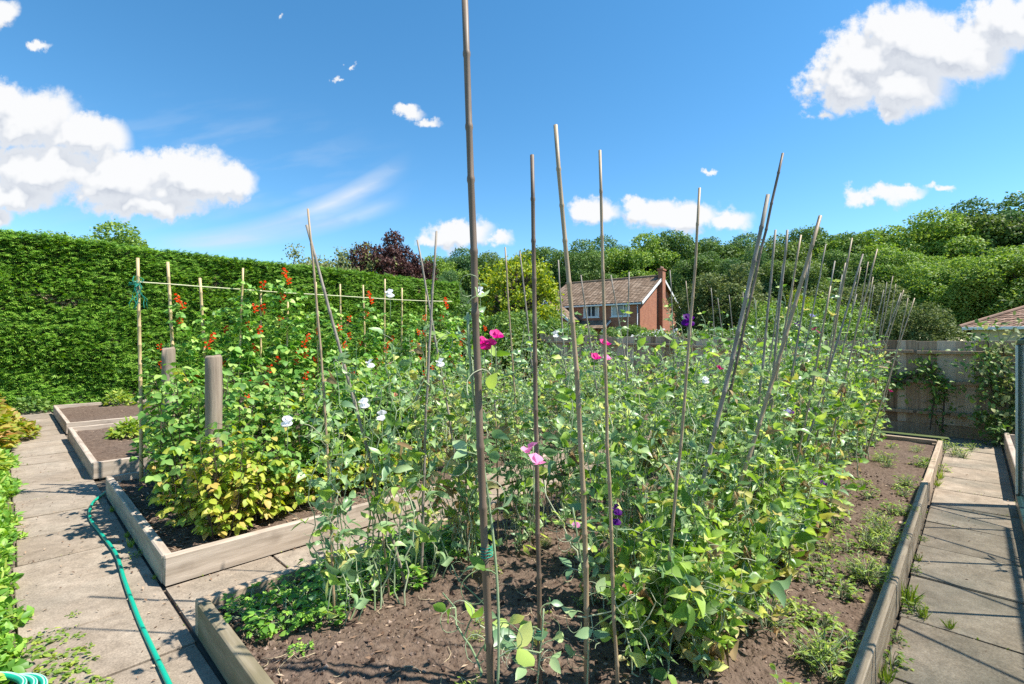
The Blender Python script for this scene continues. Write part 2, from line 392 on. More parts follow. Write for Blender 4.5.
# flowers
for k, c in dict(pink=(.66, .07, .29), soft_pink=(.86, .36, .56), purple=(.115, .018, .20), lilac=(.40, .36, .62), white=(.80, .79, .82), magenta=(.36, .015, .12), red=(.80, .115, .035), peach=(.80, .40, .26), blue=(.26, .34, .62)).items():
    M[k] = leaf_mat(k + '_petal', [(0, tuple(x * .75 for x in c)), (.5, c), (1, tuple(min(.9, x * 1.2) for x in c))], .4, .6, .2)

M['white_bloom'] = M['white']
M['white'] = plain('white_gloss_paint', (.80, .80, .78), .5)
def tile_mat(name, stops):
    m = rough_mat(name, stops, 3.0, 8, .9, (1, 1, 1), .2, 30, .15, .7, (.6, (.16, .12, .09), .5, .7, .5))
    return m
M['tile'] = tile_mat('brown_roof_tile', [(0, (.11, .075, .05)), (.5, (.215, .148, .10)), (1, (.33, .245, .18))])
M['tile_red'] = tile_mat('red_brown_roof_tile', [(0, (.17, .10, .07)), (.5, (.31, .195, .14)), (1, (.45, .31, .24))])

def glass_mat(name, tint, clear=.75):
    m, nt = new_mat(name); L = nt.links.new
    t = N(nt, 'ShaderNodeBsdfTransparent'); t.inputs['Color'].default_value = (*tint, 1)
    g = N(nt, 'ShaderNodeBsdfGlossy'); g.inputs['Roughness'].default_value = .03
    lw = N(nt, 'ShaderNodeLayerWeight'); lw.inputs['Blend'].default_value = .5
    pw = N(nt, 'ShaderNodeMath', operation='POWER'); pw.inputs[1].default_value = 4; L(lw.outputs['Facing'], pw.inputs[0])
    fr = N(nt, 'ShaderNodeMath', operation='MULTIPLY_ADD'); fr.inputs[1].default_value = .7; fr.inputs[2].default_value = .03; L(pw.outputs[0], fr.inputs[0])
    mx = N(nt, 'ShaderNodeMixShader'); L(fr.outputs[0], mx.inputs[0]); L(t.outputs[0], mx.inputs[1]); L(g.outputs[0], mx.inputs[2])
    o = N(nt, 'ShaderNodeOutputMaterial'); L(mx.outputs[0], o.inputs['Surface'])
    return m
M['glass'] = glass_mat('greenhouse_glass', (.955, .965, .96))
def pane_mat():
    m, nt = new_mat('dark_window_glass'); L = nt.links.new
    p = N(nt, 'ShaderNodeBsdfPrincipled'); p.inputs['Base Color'].default_value = (.05, .065, .075, 1); p.inputs['Roughness'].default_value = .06; p.inputs['Specular IOR Level'].default_value = .8
    o = N(nt, 'ShaderNodeOutputMaterial'); L(p.outputs[0], o.inputs['Surface'])
    return m
M['pane'] = pane_mat()
M['curtain'] = plain('pale_curtain', (.55, .56, .55), .9)

# ================================================================== CAMERA, SKY, SUN
cam_d = bpy.data.cameras.new('camera'); cam_d.sensor_width = 36; cam_d.lens = F / 1024 * 36; cam_d.clip_end = 3000; cam_d.clip_start = .02
cam = link('camera', cam_d, None, (0, 0, H)); cam.rotation_euler = (math.pi / 2, 0, 0)
SC.camera = cam

SUN_EL = math.radians(58)
SUN_H = norm(np.array((.9946, -.104, 0)))
SUN_DIR = np.array((SUN_H[0] * math.cos(SUN_EL), SUN_H[1] * math.cos(SUN_EL), math.sin(SUN_EL)))
sd = bpy.data.lights.new('sun', 'SUN'); sd.energy = 4.9; sd.angle = math.radians(.53); sd.color = (1, .945, .85)
so = link('sun', sd, None, (0, 0, 30)); so.rotation_mode = 'QUATERNION'; so.rotation_quaternion = Vector(SUN_DIR).to_track_quat('Z', 'Y')

world = bpy.data.worlds.new('World'); SC.world = world; world.use_nodes = True
def build_sky():
    nt = world.node_tree; nt.nodes.clear(); L = nt.links.new
    def m(op, a, b=None, c=None, clamp=False):
        n = nt.nodes.new('ShaderNodeMath'); n.operation = op; n.use_clamp = clamp
        for i, x in enumerate((a, b, c)):
            if x is None: continue
            if isinstance(x, (int, float)): n.inputs[i].default_value = x
            else: L(x, n.inputs[i])
        return n.outputs[0]
    def sstep(x, lo, hi):
        n = nt.nodes.new('ShaderNodeMapRange'); n.interpolation_type = 'SMOOTHSTEP'; n.inputs['From Min'].default_value = lo; n.inputs['From Max'].default_value = hi
        L(x, n.inputs['Value']); return n.outputs[0]
    sky = nt.nodes.new('ShaderNodeTexSky'); sky.sky_type = 'NISHITA'; sky.sun_disc = False
    sky.sun_elevation = SUN_EL; sky.sun_rotation = math.atan2(SUN_H[0], SUN_H[1]); sky.air_density = .85; sky.dust_density = .05; sky.ozone_density = 1.6
    hs = nt.nodes.new('ShaderNodeHueSaturation'); hs.inputs['Saturation'].default_value = SKY_SAT; hs.inputs['Value'].default_value = SKY_VAL; hs.inputs['Hue'].default_value = SKY_HUE; L(sky.outputs[0], hs.inputs['Color'])
    tc = nt.nodes.new('ShaderNodeTexCoord'); sp = nt.nodes.new('ShaderNodeSeparateXYZ'); L(tc.outputs['Generated'], sp.inputs[0])
    ysafe = m('MAXIMUM', sp.outputs[1], .02)
    qx = m('MULTIPLY_ADD', m('DIVIDE', sp.outputs[0], ysafe), F / 100, 5.12)
    qy = m('MULTIPLY_ADD', m('DIVIDE', sp.outputs[2], ysafe), -F / 100, 3.42)
    ELL = [  # clouds: centre, radii in hundredths of a degree-like unit of direction
        (28,120,62,36),(85,135,50,26),(0,100,42,22),(40,170,75,34),(120,178,70,32),(190,178,68,34),(232,180,30,26),(150,205,82,16),(10,195,60,22),(0,218,18,12),
        (3,12,20,17),(40,47,13,6),
        (408,112,19,7),(430,121,14,6),(335,77,7,3),(349,66,5,3),(278,19,7,3),
        (456,237,44,14),(470,230,24,12),(432,240,22,8),(500,238,16,9),
        (592,211,34,13),(655,214,36,18),(690,215,40,18),(728,220,30,15),(640,205,22,10),(711,172,5,3),
        (850,82,52,34),(895,84,66,36),(905,40,66,40),(955,48,64,40),(1005,22,54,34),(870,60,50,40),(890,112,22,14),(822,117,16,7),(1060,20,60,40),
        (878,194,36,13),(905,191,22,7),(944,188,14,5)]
    def field(off, det=10):
        x = m('ADD', qx, off[0]); y = m('ADD', qy, off[1])
        cb = nt.nodes.new('ShaderNodeCombineXYZ'); L(x, cb.inputs[0]); L(y, cb.inputs[1])
        n1 = nt.nodes.new('ShaderNodeTexNoise'); n1.noise_dimensions = '2D'; n1.inputs['Scale'].default_value = 4.2; n1.inputs['Detail'].default_value = min(det, 7); n1.inputs['Roughness'].default_value = .6
        L(cb.outputs[0], n1.inputs['Vector'])
        # wobble the coordinates
        s1 = nt.nodes.new('ShaderNodeSeparateColor'); L(n1.outputs['Color'], s1.inputs[0])
        x2 = m('MULTIPLY_ADD', m('SUBTRACT', s1.outputs[0], .5), .34, x); y2 = m('MULTIPLY_ADD', m('SUBTRACT', s1.outputs[1], .5), .26, y)
        c2 = nt.nodes.new('ShaderNodeCombineXYZ'); L(x2, c2.inputs[0]); L(y2, c2.inputs[1])
        best = None
        for (cx, cy, rx, ry) in ELL:
            mp = nt.nodes.new('ShaderNodeVectorMath'); mp.operation = 'MULTIPLY_ADD'
            L(c2.outputs[0], mp.inputs[0]); mp.inputs[1].default_value = (100 / rx, 100 / ry, 0); mp.inputs[2].default_value = (-cx / rx, -cy / ry, 0)
            ln = nt.nodes.new('ShaderNodeVectorMath'); ln.operation = 'LENGTH'; L(mp.outputs[0], ln.inputs[0])
            size = min(1, .35 + ry / 40)
            d = m('MULTIPLY_ADD', ln.outputs['Value'], -size, size)
            best = d if best is None else m('SMOOTH_MAX', best, d, .12)
        n2 = nt.nodes.new('ShaderNodeTexNoise'); n2.noise_dimensions = '2D'; n2.inputs['Scale'].default_value = 2.1; n2.inputs['Detail'].default_value = det; n2.inputs['Roughness'].default_value = .66
        L(cb.outputs[0], n2.inputs['Vector'])
        return m('MULTIPLY_ADD', m('SUBTRACT', n2.outputs['Fac'], .5), 1.0, best), n1
    d0, n1 = field((0, 0))
    ds, _ = field((0, 0), 2.5)
    d1, _ = field((.05, -.20), 2.5)
    mask = sstep(d0, -.04, .36)
    # light comes from the upper right: where the cloud thins in that direction it is bright
    lit = sstep(m('SUBTRACT', ds, d1), -.30, .20)
    thin = sstep(d0, .95, .25)
    cc = ramp(nt, [(0, (.56, .60, .68)), (.4, (.78, .81, .86)), (1, (1.0, 1.0, 1.0))])
    L(m('MAXIMUM', lit, m('MULTIPLY', thin, .45)), cc.inputs['Fac'])
    cs = nt.nodes.new('ShaderNodeVectorMath'); cs.operation = 'SCALE'; cs.inputs['Scale'].default_value = CLOUD; L(cc.outputs['Color'], cs.inputs[0])
    # wisps of high cloud
    t = m('MULTIPLY_ADD', qx, 1 / 2.3, -1.6 / 2.3)
    bump_ = None
    for (y0, k, wd, am) in ((2.40, -.66, .085, .62), (2.47, -.44, .07, .42)):
        yc = m('MULTIPLY_ADD', m('MULTIPLY', t, t), k, y0)
        dd = m('DIVIDE', m('ABSOLUTE', m('SUBTRACT', qy, yc)), m('MULTIPLY_ADD', t, wd, wd))
        e = m('MULTIPLY', m('SUBTRACT', 1, dd, None, True), am)
        bump_ = e if bump_ is None else m('ADD', bump_, e)
    ends = m('MULTIPLY', sstep(t, -.15, .35), sstep(t, 1.12, .85))
    st = nt.nodes.new('ShaderNodeTexNoise'); st.noise_dimensions = '2D'; st.inputs['Scale'].default_value = 1.6; st.inputs['Detail'].default_value = 8
    mpv = nt.nodes.new('ShaderNodeCombineXYZ'); L(m('MULTIPLY', qx, .8), mpv.inputs[0]); L(m('MULTIPLY_ADD', qx, .5, m('MULTIPLY', qy, 3.2)), mpv.inputs[1]); L(mpv.outputs[0], st.inputs['Vector'])
    veil = m('MULTIPLY', m('MULTIPLY', bump_, ends), m('MULTIPLY_ADD', sstep(st.outputs['Fac'], .3, .7), .45, .6), None, True)
    # faint veils round the left clouds
    vl = nt.nodes.new('ShaderNodeVectorMath'); vl.operation = 'LENGTH'
    vc = nt.nodes.new('ShaderNodeCombineXYZ'); L(m('MULTIPLY_ADD', qx, .42, -.42 * 1.9), vc.inputs[0]); L(m('MULTIPLY_ADD', qy, 1.15, -1.15 * 1.75), vc.inputs[1]); L(vc.outputs[0], vl.inputs[0])
    veil2 = m('MULTIPLY', m('MULTIPLY', m('SUBTRACT', 1, vl.outputs['Value'], None, True), sstep(st.outputs['Fac'], .38, .75)), .22)
    veil = m('MAXIMUM', veil, veil2)
    front = sstep(sp.outputs[1], .03, .12)
    mk = m('MULTIPLY', m('MAXIMUM', m('MULTIPLY', mask, .97), veil), front, None, True)
    mx = nt.nodes.new('ShaderNodeMix'); mx.data_type = 'RGBA'; L(mk, mx.inputs['Factor']); L(hs.outputs[0], mx.inputs['A']); L(cs.outputs[0], mx.inputs['B'])
    bg = nt.nodes.new('ShaderNodeBackground'); bg.inputs['Strength'].default_value = SKY_STR; L(mx.outputs['Result'], bg.inputs['Color'])
    o = nt.nodes.new('ShaderNodeOutputWorld'); L(bg.outputs[0], o.inputs['Surface'])
SKY_SAT, SKY_VAL, SKY_HUE, SKY_STR, CLOUD = 1.27, .84, .490, .15, 3.6
build_sky()
vs = SC.view_settings; vs.view_transform = 'Standard'; vs.look = 'None'; vs.exposure = .88; vs.gamma = 1; vs.use_curve_mapping = False
cy = SC.cycles; cy.max_bounces = 6; cy.diffuse_bounces = 4; cy.glossy_bounces = 2; cy.transmission_bounces = 3; cy.transparent_max_bounces = 12; cy.caustics_reflective = False; cy.caustics_refractive = False
cy.use_denoising = False
try: cy.denoiser = 'OPENIMAGEDENOISE'
except Exception: pass
cy.use_adaptive_sampling = False; cy.sample_clamp_indirect = 2.5
try: cy.sampling_pattern = 'BLUE_NOISE'
except Exception: pass

# ================================================================== GROUND
def fbm(x, y, z=0.0, o=4): return mnoise.fractal(Vector((x, y, z)), 1.0, 2.0, o)
g = MB()
xs = np.concatenate((np.linspace(-900, -60, 8), np.linspace(-50, 60, 23), np.linspace(70, 900, 8)))
ys = np.concatenate((np.linspace(-300, -20, 5), np.linspace(-10, 90, 21), np.linspace(100, 1200, 10)))
V = [(x, y, -.06) for y in ys for x in xs]; nx = len(xs)
Q = [(j*nx+i, j*nx+i+1, (j+1)*nx+i+1, (j+1)*nx+i) for j in range(len(ys)-1) for i in range(nx-1)]
g.add(V, Q); tag(g.build('ground', M['lawn'], smooth=False), kind='structure')
# dirt bed below all paving
g = MB(); P = [W(-1.6, -3.2, -.022), W(9.55, -3.2, -.022), W(9.55, 13.6, -.022), W(-1.6, 13.6, -.022)]
g.add(P, [(0, 1, 2, 3)]); tag(g.build('path_base', M['joint'], smooth=False), kind='structure')

JOINTS = []
def paving(name, mat, cells):
    mb = MB()
    JOINTS.extend(cells)
    for (u0, u1, v0, v1) in cells:
        gp = .010 + random.random() * .008
        c = W((u0 + u1) / 2, (v0 + v1) / 2, -.02 + random.uniform(-.003, .003))
        R = RUV.copy(); a = random.uniform(-.006, .006); b = random.uniform(-.006, .006)
        R = np.array(Matrix.Rotation(a, 3, 'X') @ Matrix.Rotation(b, 3, 'Y') @ Matrix.Rotation(random.uniform(-.008, .008), 3, 'Z')) @ R
        box(mb, c, (u1 - u0 - gp, v1 - v0 - gp, .04), R, bev=.003, jit=.0016)
    return tag(mb.build(name, mat, smooth=False), kind='structure')
cells = []; v = .9; k = 0
while v < 13.4:
    dv = .575 + random.uniform(-.01, .01)
    cells.append((.03 + random.uniform(-.012, .012), .615, v, v + dv)); v += dv
v = 1.2
while v < 2.9:          # second column nearer the camera where the path widens
    cells.append((-.56, .028, v, v + .58)); v += .58
paving('path', M['slab'], cells)
cells = []; u = .62
while u < 8.6:
    du = .58; cells.append((u, u + du, 2.705, 3.33)); u += du
paving('path', M['slab'], cells)
cells = []; u = .75
while u < 9.2:
    du = random.choice((.6, .61, .59)); cells.append((u, u + du, -.262, .285)); u += du
paving('path', M['slab_grey'], cells)

# ================================================================== RAISED BEDS
BH = .170
def bed(label, u0, u1, v0, v1, mat_near, mat, mat_left=None, h=BH, t=.05, seg=2.4):
    root = thing('raised_bed', label, 'raised bed', W(u0, v0, 0), ROT)
    def board(a, b, fixed, axis, m):
        n = max(1, round((b - a) / seg)); st = (b - a) / n
        for i in range(n):
            mb = MB(); L_ = st - .004
            box(mb, (0, 0, 0), (L_, t, h), None, bev=.006, jit=.0012)
            c = a + (i + .5) * st
            o = mb.build('board', m, root, smooth=False)
            o.location = (c, fixed, h / 2 + random.uniform(-.006, .006)) if axis == 0 else (fixed, c, h / 2 - .001)
            o.rotation_euler = (random.uniform(-.02, .02), random.uniform(-.003, .003), (0 if axis == 0 else math.pi / 2) + random.uniform(-.003, .003))
    board(0, u1 - u0, t / 2, 0, mat_near)
    board(0, u1 - u0, v1 - v0 - t / 2, 0, mat)
    board(t + .003, v1 - v0 - t - .003, t / 2, 1, mat_left or mat)
    board(t + .003, v1 - v0 - t - .003, u1 - u0 - t / 2, 1, mat)
    # corner posts inside
    for uu in (t + .03, (u1 - u0) / 2, u1 - u0 - t - .03):
        for vv in (t + .028, v1 - v0 - t - .028):
            mb = MB(); box(mb, (uu, vv, h / 2 - .03), (.045, .045, h - .02), None, bev=.004)
            mb.build('corner_post', mat, root, smooth=False)
    return root
BED1 = (.62, 8.1, .29, 2.70); BED2 = (.62, 8.1, 3.34, 5.72); BED3 = (.60, 7.5, 6.46, 9.42); BED4 = (.62, 7.5, 9.98, 12.9)
bed('front raised bed of old mossy boards, full of sweet peas on tall canes', *BED1, M['sleeper_grey'], M['sleeper_grey'], M['sleeper_old'])
bed('pale timber raised bed with the yellowing fruit bushes and round posts', *BED2, M['sleeper'], M['sleeper'])
bed('nearly empty raised bed just behind the fruit bush bed, bare soil at its corner', *BED3, M['sleeper'], M['sleeper'])
bed('farthest raised bed at the end of the left path under the hedge', *BED4, M['sleeper'], M['sleeper'])

SOIL = .112
def soil_h(u, v):
    x, y = u * 1.0, v * 1.0
    return SOIL + .018 * fbm(x * 1.6, y * 1.6, 3) + .014 * fbm(x * 6, y * 6, 1) + .011 * fbm(x * 24, y * 24, 5, 3)
def soil(u0, u1, v0, v1, du, dv, t=.046):
    mb = MB(); U = np.arange(u0 + t, u1 - t + du, du); U[-1] = u1 - t; Vv = np.arange(v0 + t, v1 - t + dv, dv); Vv[-1] = v1 - t
    P = [W(u, v, soil_h(u, v)) for v in Vv for u in U]; n = len(U)
    Q = [(j*n+i, j*n+i+1, (j+1)*n+i+1, (j+1)*n+i) for j in range(len(Vv)-1) for i in range(n-1)]
    mb.add(P, Q); return mb
m1 = soil(BED1[0], 4.2, BED1[2], BED1[3], .016, .016)
m2 = soil(4.2 - .092, BED1[1], BED1[2], BED1[3], .05, .04)
m1.add(np.concatenate(m2.v), m2.q[0][0])
tag(m1.build('soil', M['soil']), kind='structure')
for bd in (BED2, BED3, BED4):
    tag(soil(*bd, .05, .03).build('soil', M['soil']), kind='structure')

# crumbs, chips and straw on the soil: nobody could count them
def blob_T(seed):
    rg = np.random.default_rng(seed)
    P = np.array([(1,0,0),(-1,0,0),(0,1,0),(0,-1,0),(0,0,.8),(0,0,-.8)], float) * rg.uniform(.6, 1.2, (6, 1))
    T = np.array([(0,2,4),(2,1,4),(1,3,4),(3,0,4),(2,0,5),(1,2,5),(3,1,5),(0,3,5)])
    return P, T
def scat_tri(mb, T, pos, R, S, mat=0):
    V, Q = T; n = len(pos); P = np.einsum('nij,nkj->nki', R, V[None] * S[:, None, None]) + pos[:, None, :]
    mb.add(P.reshape(-1, 3), None, (Q[None] + (np.arange(n) * len(V))[:, None, None]).reshape(-1, 3), mat)
mb = MB()
for s in range(5):
    n = 2600
    uu = .68 + (RNG.random(n) ** 1.5) * 5.2; vv = RNG.uniform(.35, 2.64, n)
    pos = np.array([W(a, b, soil_h(a, b) + .001) for a, b in zip(uu, vv)])
    scat_tri(mb, blob_T(s), pos, bases(rdir(n), rdir(n)), RNG.gamma(2.0, .0027, n).clip(.002, .022))
tag(mb.build('soil_crumbs', M['crumb'], smooth=False), 'crumbs and small clods of dark soil strewn over the front bed', 'soil crumbs', kind='stuff')
mb = MB()
for (bd, n, k) in ((BED1, 900, 1.7), (BED2, 7000, 1.3), (BED3, 600, 1), (BED4, 500, 1)):
    uu = bd[0] + .06 + RNG.random(n) ** k * (min(bd[1], 5.5) - bd[0] - .12); vv = RNG.uniform(bd[2] + .06, bd[3] - .06, n)
    pos = np.array([W(a, b, soil_h(a, b) + .004) for a, b in zip(uu, vv)])
    d = rdir(n); d[:, 2] *= .15; nn = rdir(n, 3.0)
    S = np.stack((RNG.uniform(.006, .016, n), RNG.uniform(.015, .05, n), np.full(n, .01)), -1)
    T = leaf_T(2, 1.0, .1, .1, .5); scatter(mb, T, pos, bases(d, nn), S)
tag(mb.build('bark_chippings', M['chip'], smooth=False), 'brown bark chippings mulching the raised bed soil', 'bark chippings', kind='stuff')
mb = MB()
for i in range(190):
    a = .7 + random.random() ** 1.4 * 4.0; b = random.uniform(.4, 2.6); L_ = random.uniform(.03, .16); th = random.random() * 6.3
    pts = []
    for t in np.linspace(-.5, .5, 4):
        u_ = a + math.cos(th + t) * t * L_; v_ = b + math.sin(th + t * .7) * t * L_
        pts.append(W(u_, v_, soil_h(u_, v_) + .006))
    tube(mb, pts, .0014, 4)
tag(mb.build('straw_litter', M['straw']), 'pale dry stalks scattered over the soil of the front bed', 'straw litter', kind='stuff')

# bits of dead leaf and soil lying on the paving
mb = MB(); P_ = []
for i in range(620):
    r_ = random.random()
    if r_ < .30: u, v = random.uniform(.05, .62), 2.2 + random.random() ** 1.5 * 6
    elif r_ < .62: u, v = random.uniform(.5, 2.6), random.uniform(2.73, 3.32)
    elif r_ < .8: u, v = random.choice((.60, .07)) + random.gauss(0, .03), random.uniform(2.2, 8)
    else: u, v = random.uniform(1.5, 7.5), random.choice((.27, -.23, .0)) + random.gauss(0, .04)
    P_.append((min(u, .61) if v > 3.34 else u, max(min(v, .28), -.25) if v < 1 else v))
n = len(P_); pos = np.array([W(u, v, .006) for u, v in P_]); d = rdir(n); d[:, 2] *= .25; S = RNG.uniform(.006, .022, n)
scatter(mb, leaf_T(2, .6, .3, .3, .5), pos, bases(d, rdir(n, 2.5)), np.stack((S, S, S), -1))
tag(mb.build('leaf_litter', M['chip']), 'brown bits of dead leaf scattered on the paving slabs', 'leaf litter', kind='stuff')

# moss, grit and tiny seedlings in the joints between the slabs
mb = MB(); P_ = []; Q_ = []
for (u0, u1, v0, v1) in JOINTS:
    if (v0 + v1) / 2 > 9: continue
    for k in range(26):
        t = random.random(); s_ = random.randrange(4)
        u, v = ((u0 + (u1 - u0) * t, v0), (u0 + (u1 - u0) * t, v1), (u0, v0 + (v1 - v0) * t), (u1, v0 + (v1 - v0) * t))[s_]
        if fbm(u * 3, v * 3, 8) < .05: continue
        u += random.gauss(0, .008); v += random.gauss(0, .008)
        if (v > 3.34 and u > .61) or (.29 < v < 2.70 and u > .61): continue
        (P_ if random.random() < .5 else Q_).append(W(u, v, .002))
for L_, mi, up in ((P_, 0, .9), (Q_, 1, .2)):
    n = len(L_); pos = np.array(L_); d = rdir(n, up); S = RNG.uniform(.005, .016, n)
    scatter(mb, leaf_T(2, .7, .3, .3, .5), pos, bases(d, rdir(n, 1.5)), S, mi)
tag(mb.build('joint_moss', [M['weed'], M['chip']]), 'moss, grit and tiny seedlings in the joints of the paving', 'moss', kind='stuff')

# ================================================================== CANES
def cane_mesh(mb, a, b, r0, r1, seed, bow=.008, bowx=0.0):
    rg = np.random.default_rng(seed)
    a = np.asarray(a, float); b = np.asarray(b, float); L_ = np.linalg.norm(b - a); n = max(5, int(L_ / .15))
    side = norm(np.cross(b - a, (0.3, 1, .2))); side2 = norm(np.cross(b - a, side))
    pts = []; rr = []; ph = rg.random() * 6
    cur = 0.0; step = L_ / n
    for i in range(n + 1):
        t = i / n
        t2 = min(max(t + (rg.normal(0, .006) if 0 < i < n else 0), 0), 1)
        off = math.sin(t2 * math.pi) * bow * L_ * math.cos(ph) * side + math.sin(t2 * 5 + ph) * bow * .3 * L_ * side2
        off = off + rg.normal(0, .0012) * side + np.array((math.sin(t2 ** .8 * math.pi) * bowx, 0, 0))
        p = a + (b - a) * t2 + off; r = r0 + (r1 - r0) * t2
        if 0 < i < n:
            d = (b - a) / L_
            for dz, k in ((-.010, .97), (-.0035, 1.16), (.0035, 1.14), (.010, .96)):
                pts.append(p + d * dz); rr.append(r * k)
        else:
            pts.append(p); rr.append(r)
    tube(mb, np.array(pts), np.array(rr), 8)

def solve_cane(top, low, v0, Lmax=2.3):
    top = np.array(top, float); low = np.array(low, float)
    d = (low - top) / (low[1] - top[1])
    lo, hi = max(low[1], 380), 6000.0
    f = lambda y: UV(ground(top[0] + d[0] * (y - top[1]), y, SOIL))[1] - v0
    for _ in range(60):
        mid = (lo + hi) / 2
        if f(mid) > 0: lo = mid
        else: hi = mid
    base = ground(top[0] + d[0] * (lo - top[1]), lo, SOIL)
    Y = base[1]
    for _ in range(400):
        tp = at(top[0], top[1], Y)
        if np.linalg.norm(tp - base) <= Lmax: break
        Y -= .01
    return base, tp

CANES = []
def cane(label, top, low, v0, mat, r=(.0085, .006), Lmax=2.3, bow=.008, group=None, name='bamboo_cane', base=None, bowx=0.0):
    if base is None: b, t = solve_cane(top, low, v0, Lmax)
    else: b, t = base
    b = b - np.array((0, 0, .04))
    mb = MB(); seed = len(CANES) + 11
    cane_mesh(mb, b - b, t - b, r[0], r[1], seed, bow, bowx)
    me = mb.mesh(name, M[mat]); o = link(name, me, None, b)
    tag(o, label, 'garden cane', group or 'bamboo canes standing in the beds')
    CANES.append((o, b, t)); return o

CB, CT, CG, CP = 'cane_brown', 'cane_tan', 'cane_grey', 'cane_pale'
c1b, c1t = ground(503, 905, SOIL), None
c1 = cane('thickest and nearest brown bamboo cane, so tall that its top is out of view', None, None, None, CB, (.0100, .0078), base=(at(501.5, 342 + (H - SOIL) * F / 1.12, 1.12), at(463.5, -14, 1.15)), bow=.003)
c2 = cane('dark straight cane of the front three, with the lone pink flower beside it', (532, 155), (540, 640), 1.16, CB, (.0095, .0075), 2.6, .004)
c3 = cane('tan cane of the front three, leaning left, nearest to the crossing canes', (555, 125), (585, 676), 1.06, CT, (.0110, .0080), 2.6, .002, bowx=.035)
cane('thin tall cane behind the front three with pink blooms beside its lower half', (600, 150), (608, 400), .95, CT, (.0075, .0055))
cane('weathered cane with a purple bloom at half height, left of the tall crossing pair', (700, 188), (681, 400), .93, CT, (.0075, .0055), bow=.012)
cane('thick grey cane leaning right, the lower of the tall crossing pair in the right row', (768, 195), (669, 600), 1.06, CG, (.0120, .0095), 2.6)
cane('dark cane leaning right that tops the crossing pair in the right row', (783, 153), (722, 430), 1.25, CB, (.0105, .0080), 2.7)
cane('thick tan cane slanting steeply right, just past the tall crossing pair', (820, 216), (763, 400), 1.00, CT, (.0115, .009), 2.5)
cane('upright grey cane directly right of the tall crossing pair', (775, 230), (764, 330), .98, CG)
cane('grey cane between the crossing pair and the steeply slanting tan cane', (787, 230), (777, 330), 1.02, CG, (.010, .0075))
cane('pale cane hidden halfway by the steeply slanting tan cane', (801, 235), (786, 320), 1.05, CT)
cane('short thin cane that the steeply slanting tan cane crosses near its top', (812, 247), (799, 322), 1.12, CG)
for i, (tp, lw, vv, mt, lb) in enumerate((
    ((835, 261), (823, 318), 1.15, CG, 'first thin cane to the right of the steeply slanting tan cane'),
    ((845, 263), (835, 330), 1.10, CT, 'thin tan cane second to the right of the steeply slanting cane'),
    ((852, 238), (838, 319), .92, CT, 'tallest cane of the loose cluster before the far trees'),
    ((855, 282), (838, 332), 1.30, CG, 'short slanting cane in front of the tallest one of the far cluster'),
    ((862.5, 254), (836, 340), 1.0, CG, 'grey cane leaning right across the tallest cane of the far cluster'),
    ((861, 267), (848, 330), 1.25, CT, 'short cane behind the middle of the far cluster'),
    ((878, 249), (850, 365), .90, CT, 'long pale cane leaning right at the right side of the far cluster'),
    ((874, 285), (866, 338), 1.3, CG, 'short grey cane right beside the long pale leaning cane'),
    ((887, 282), (880, 335), 1.15, CG, 'left cane of the small bunch before the round clipped shrub'),
    ((893, 276), (881, 340), 1.05, CT, 'tallest cane of the small bunch before the round clipped shrub'),
    ((901, 293), (884, 335), 1.25, CG, 'leaning cane in the middle of the bunch before the clipped shrub'),
    ((904, 290), (887, 345), 1.1, CT, 'pale leaning cane right in the bunch before the clipped shrub'),
    ((908, 298), (894, 358), .95, CT, 'next to last cane at the far end of the right row'),
    ((914.5, 298), (891, 372), .88, CT, 'last cane of the right row, leaning against the grey fence behind'))):
    cane(lb, tp, lw, vv, mt, (.0075, .0055))
for tp, lw, vv in (((808, 262), (797, 340), 1.3), ((842, 275), (829, 340), 1.3), ((868, 262), (851, 345), 1.2), ((873, 277), (860, 345), 1.1), ((884, 290), (873, 340), 1.3), ((896, 284), (885, 345), 1.2), ((783, 264), (771, 340), 1.3), ((848, 258), (831, 345), 1.1), ((830, 286), (818, 345), .95), ((857, 294), (843, 350), 1.25), ((826, 244), (806, 340), 1.3), ((793, 282), (786, 340), 1.35)):
    cane('thin cane half hidden in the thicket of canes over the far right row', tp, lw, vv, CT if vv < 1.25 else CG, (.0072, .0052), group='half hidden canes of the far right thicket')
